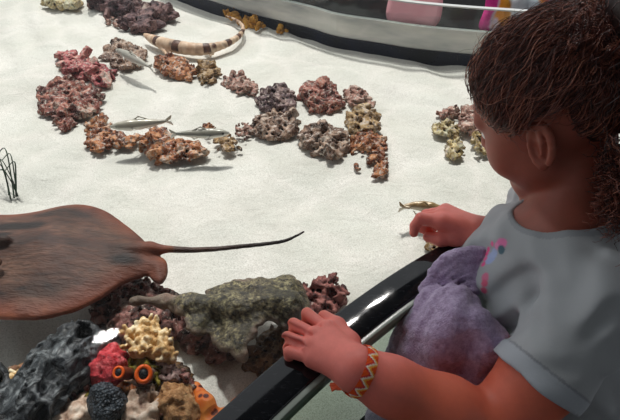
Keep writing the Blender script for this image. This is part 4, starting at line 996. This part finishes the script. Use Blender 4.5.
# ---- hair
R0 = np.array([.096, .0785, .081]); hcen = np.array([-.004, 0, .013]); TIE = np.array([-.098, .0, .045])
def hair_ok(p):
    d = p / np.linalg.norm(p / R0, axis=1)[:, None]
    f, l, u = d[:, 0], np.abs(d[:, 1]), d[:, 2]
    ok = (-.80 * f + .55 * u > -.044 + .010 * vnoise(p[:, 0] * 60, p[:, 1] * 60, p[:, 2] * 60, 3)) & (u > -.085)
    ok &= ~((u < -.004 - .5 * (f + .005)) & (f > -.034) & (f < .07))           # ear and cheek
    ok &= ~((u < -.05) & (f > -.042))
    return ok
def strands(n, steps, step, seedp, lift, curl, turns, r, spread=0.0):
    p = rng.normal(size=(n * 6, 3)); p = p / np.linalg.norm(p / R0, axis=1)[:, None]; p = p[hair_ok(p)][:n]; n = len(p)
    lf = 1 + lift * rng.random(n) ** 1.5; ph = 9 * vnoise(p[:, 0] * 32, p[:, 1] * 32, p[:, 2] * 32, 5) + rng.normal(0, .7, n); tn = turns * (1 + .25 * vnoise(p[:, 0] * 24, p[:, 1] * 24, p[:, 2] * 24, 8)); am = curl * rng.uniform(.5, 1.4, n)
    tie = TIE + rng.normal(0, .02, (n, 3)); out = np.zeros((n, steps, 3)); cur = p.copy(); stop = np.zeros(n, bool)
    wand = rng.normal(0, spread, (n, 3))
    for s_ in range(steps):
        gN = cur / R0 ** 2; gN /= np.linalg.norm(gN, axis=1)[:, None]
        t = tie - cur; t = t - (t * gN).sum(1)[:, None] * gN; t /= np.linalg.norm(t, axis=1)[:, None] + 1e-9; t = t + wand; t /= np.linalg.norm(t, axis=1)[:, None]
        bN = np.cross(gN, t); fade = min(1, s_ / 4)
        out[:, s_] = cur * (1 + (lf - 1) * min(1, (s_ + 1) / 7))[:, None] + fade * am[:, None] * (gN * (np.cos(ph + tn * s_) * .7 + .5)[:, None] + bN * np.sin(ph + tn * s_)[:, None])
        close = np.linalg.norm(tie - cur, axis=1) < .022; stop |= close
        nxt = cur + t * step; nxt = nxt / np.linalg.norm(nxt / R0, axis=1)[:, None]
        cur = np.where(stop[:, None], cur + gN * .0004, nxt)
    return (out + hcen) @ HM + HC, r
def hang(n, steps, root, spread, direction, length, curl, turns, r):
    a = rng.normal(0, 1, (n, 3)) * spread + root; ph = rng.random(n) * 6.28; out = np.zeros((n, steps, 3))
    d0 = rng.normal(0, 1, (n, 3)) * .4 + direction; d0 /= np.linalg.norm(d0, axis=1)[:, None]; ln = length * rng.uniform(.55, 1.1, n); g = np.array([0, 0, -1.0])
    cur = a.copy(); tn = turns * rng.uniform(.7, 1.3, n); am = curl * rng.uniform(.5, 1.3, n)
    for s_ in range(steps):
        t = s_ / (steps - 1); d = d0 * (1 - t) + g * (t * 1.25); d /= np.linalg.norm(d, axis=1)[:, None]
        cur = cur + d * (ln / steps)[:, None]; b1_ = np.cross(d, [.3, .9, .1]); b1_ /= np.linalg.norm(b1_, axis=1)[:, None]; b2_ = np.cross(d, b1_)
        out[:, s_] = cur + am[:, None] * (b1_ * np.cos(ph + tn * s_)[:, None] + b2_ * np.sin(ph + tn * s_)[:, None]) * min(1, t * 5)
    return out, r
def ribbons(paths, r, nside=3):
    n, m, _ = paths.shape; T = np.gradient(paths, axis=1); T /= np.linalg.norm(T, axis=2)[..., None] + 1e-9
    N = np.cross(T, np.array([.31, .52, .79])); N /= np.linalg.norm(N, axis=2)[..., None] + 1e-9; Bn = np.cross(T, N)
    tp = np.linspace(1, .45, m)[None, :, None] * r
    V = np.stack([paths + tp * (N * math.cos(2 * math.pi * k / nside) + Bn * math.sin(2 * math.pi * k / nside)) for k in range(nside)], 2).reshape(-1, 3)
    I = np.arange(n * m * nside).reshape(n, m, nside); nx = np.roll(I, -1, 2)
    F = np.stack([I[:, :-1], nx[:, :-1], nx[:, 1:], I[:, 1:]], -1).reshape(-1, 4)
    tone = np.repeat(rng.random(n), m * nside); return V, F, tone
# under-cap so the scalp never shows
Hc = Field(HC - .15, HC + .15, .003); Hc.ell(HC + hcen @ HM, R0 * 1.0, HM)
X, Y, Z = Hc.full(); lx = [(X - HC[0]) * HM[i][0] + (Y - HC[1]) * HM[i][1] + (Z - HC[2]) * HM[i][2] for i in range(3)]
keep = np.maximum.reduce([np.broadcast_to(-(-.80 * (lx[0] + .004) + .55 * (lx[2] - .012) + .034), Hc.d.shape), np.broadcast_to(-(lx[2] - .012 + .072), Hc.d.shape),
    np.broadcast_to(np.minimum(np.minimum(-(lx[2] - .012) + .008 - .5 * lx[0], lx[0] + .042), .08 - lx[0]), Hc.d.shape)])
Hc.d = np.maximum(Hc.d, keep.astype(f32))
Vc, Fc = Hc.mesh()
Pc = Field(HC - HF * .1 - .14, HC - HF * .1 + .14, .004); Pc.chain([hp(-.095, 0, .05), hp(-.14, .0, .06), hp(-.165, 0, .02), hp(-.165, .01, -.02)], [.034, .052, .052, .03], .02)
V2, F2 = Pc.mesh(); Fc = np.vstack([Fc, F2 + len(Vc)]); Vc = np.vstack([Vc, V2])
sets = [strands(6500, 44, .0048, 0, .09, .0042, .62, .0005, .06), strands(2200, 44, .0048, 0, .17, .0044, .7, .00042, .16), strands(2600, 10, .0035, 0, .05, .0022, .9, .00032, .7), strands(260, 9, .0035, 0, .32, .004, 1.0, .00024, .9)]
tieW = (TIE + hcen) @ HM + HC
back = nz_(-HF + np.array([0, 0, .25]))
sets.append(hang(1500, 40, tieW + back * .02, .016, back * 1.3, .24, .0055, .9, .0006))
sets.append(hang(1100, 36, P(604, 158, .56), .011, np.array([.12, -.10, -.8]), .105, .0045, .85, .0006)); sets.append(hang(1300, 36, P(618, 150, .585), .016, np.array([.05, -.05, -.8]), .13, .0055, .9, .0006))
Vs = [Vc]; Fs = [Fc]; To = [np.zeros(len(Vc))]; o_ = len(Vc)
for p_, r_ in sets:
    hq = (p_ - HC) @ HM.T; na_ = hp(-.018, 0, -.06) - NK; tt = np.clip(((p_ - NK) @ na_) / (na_ @ na_), -.3, 1); nd_ = np.linalg.norm(p_ - NK - tt[..., None] * na_, axis=2)
    p_ = p_[~((nd_ < .041).any(1) | ((hq[..., 0] > -.03) & (hq[..., 2] < -.045)).any(1) | ((hq[..., 0] > .06) & (hq[..., 2] < 0)).any(1))]
    V, F, tn_ = ribbons(p_, r_); Vs.append(V); Fs.append(F + o_); To.append(tn_); o_ += len(V)
q = M('curly hair', .38, .6); tn_ = q.attr('tone', 'Fac')
q.color(q.ramp(tn_, [(0, (34, 17, 14)), (.4, (86, 44, 36)), (.8, (138, 78, 62)), (1, (186, 120, 96))]))
hr = obj('hair', np.vstack(Vs), np.vstack(Fs), q.m, girl, attr={'tone': np.concatenate(To)}); hr['label'] = 'dark brown curly hair pulled back with frizzy edges'

# ------------------------------------------------------------------ lavender fleece jacket
J = Field([.02, .22, -.25], [.36, .62, .26], .0028)
for k_, (pts_, rr_) in enumerate((
    ([(440, 290, .645), (424, 312, .645), (410, 342, .65), (399, 372, .66), (388, 404, .675), (376, 440, .70)], [.010, .017, .021, .023, .024, .025]),
    ([(452, 290, .63), (437, 316, .628), (423, 348, .635), (411, 384, .655), (398, 424, .69)], [.012, .021, .025, .028, .03]),
    ([(463, 294, .62), (452, 318, .612), (439, 350, .618), (428, 388, .645), (416, 428, .69)], [.013, .022, .026, .030, .032]),
    ([(472, 302, .618), (465, 322, .612), (455, 350, .62), (446, 380, .645), (436, 420, .69)], [.011, .018, .023, .027, .03]))):
    J.chain(smooth_open([P(*q_) for q_ in pts_], 3), np.interp(np.linspace(0, 1, 3 * (len(pts_) - 1) + 1), np.linspace(0, 1, len(rr_)), rr_), .0045)
J.chain([P(474, 270, .667), P(455, 283, .66), P(442, 302, .655)], [.013, .015, .015], .004)
for k_ in range(6):
    s_ = k_ / 5; L_ = lambda a, b, d: P(a[0] + (b[0] - a[0]) * s_, a[1] + (b[1] - a[1]) * s_, d - .016 * s_)
    J.chain(smooth_open([L_((484, 252), (476, 290), .655), L_((460, 256), (466, 292), .655), L_((440, 268), (456, 300), .652), L_((425, 291), (444, 316), .66)], 3), [.0078] * 10, .0008)
J.chain([P(476, 322, .60), P(490, 338, .60), P(512, 356, .60)], [.020, .019, .018], .006)
J.chain([P(478, 352, .61), P(474, 376, .625), P(462, 396, .65)], [.024, .03, .034], .01)
J.chain([P(472, 340, .615), P(486, 356, .615), P(500, 372, .62)], [.017, .018, .018], .006)
X, Y, Z = np.broadcast_arrays(*J.full()); m = np.abs(J.d) < .02; x, y, z = X[m], Y[m], Z[m]
J.d[m] += (.0042 * fbm(x * 30, y * 30, z * 22, 3, 41) + .0010 * fbm(x * 230, y * 230, z * 230, 2, 42)).astype(f32)
V, F = J.mesh()
q = M('lavender fleece', .95, .05); c = q.ramp(q.noise(160, 4, .7), [(.3, (156, 134, 172)), (.55, (190, 170, 206)), (.75, (216, 200, 226))])
q.color(c); q.bump(q.noise(420, 4, .7), .9, .003); q.set(Sheen_Weight=.5, Sheen_Roughness=.5)
o = obj('fleece_jacket', V, F, q.m); tag(o, 'fluffy lavender fleece jacket bunched between the child and the tank wall', 'jacket')

# ------------------------------------------------------------------ light
sun = bpy.data.lights.new('sun', 'SUN'); sun.energy = 2.95; sun.angle = math.radians(4); sun.color = (1.0, 0.985, 0.955)
su = bpy.data.objects.new('sun', sun); COL.objects.link(su)
el, az = math.radians(62), math.radians(100)
dvec = Vector((math.cos(el) * math.cos(az), math.cos(el) * math.sin(az), math.sin(el)))
su.rotation_euler = dvec.to_track_quat('Z', 'Y').to_euler(); su.location = (0, 3, 5)
# roof added out of view to block the sun over the near side
RZ = 2.3
sh = np.array([dvec.x, dvec.y]) * RZ / dvec.z
e0 = np.array([-0.05, 0.40]) + sh; ed = np.array([0.78, 0.62])
A_, B_ = e0 - ed * 5, e0 + ed * 5; bk = np.array([0.62, -0.78]) * 6
V = np.array([(*p, z) for z in (RZ, RZ + .08) for p in (A_ + bk, B_ + bk, B_, A_)])
F = np.array([(0, 1, 2, 3), (7, 6, 5, 4), (0, 4, 5, 1), (1, 5, 6, 2), (2, 6, 7, 3), (3, 7, 4, 0)])
struct('added_shade_roof', V, F, plain('sun block', (46, 42, 40), 0.9))
w = bpy.data.worlds.new('world'); bpy.context.scene.world = w; w.use_nodes = True
w.node_tree.nodes['Background'].inputs[0].default_value = (0.92, 0.96, 1.0, 1); w.node_tree.nodes['Background'].inputs[1].default_value = 0.75
def lamp(pos, size, power, col=(1, 1, 1), target=None, shape='ELLIPSE'):
    L = bpy.data.lights.new('ceiling_lamp', 'AREA'); L.shape = shape; L.size = size; L.size_y = size * .42; L.energy = power; L.color = col
    o = bpy.data.objects.new('ceiling_lamp', L); COL.objects.link(o); o.location = pos
    d = Vector(target if target is not None else (pos[0], pos[1], 0)) - Vector(pos); o.rotation_euler = d.to_track_quat('-Z', 'Y').to_euler(); return o
for (u, v, z) in ((345, 322, ZR), (373, 297, ZR), (106, 336, ZW)):
    p = Pz(u, v, z); r = ray(u, v); r = r / np.linalg.norm(r); r[2] *= -1
    q_ = p + r * ((RZ - 0.1 - p[2]) / r[2]); lamp(tuple(q_), 0.16, 7, (1, 0.97, 0.93), tuple(p))
sc = bpy.context.scene
sc.view_settings.view_transform = 'Standard'; sc.view_settings.look = 'None'; sc.view_settings.exposure = 0.0
for o in COL.objects:
    if '_base' in o: del o['_base']
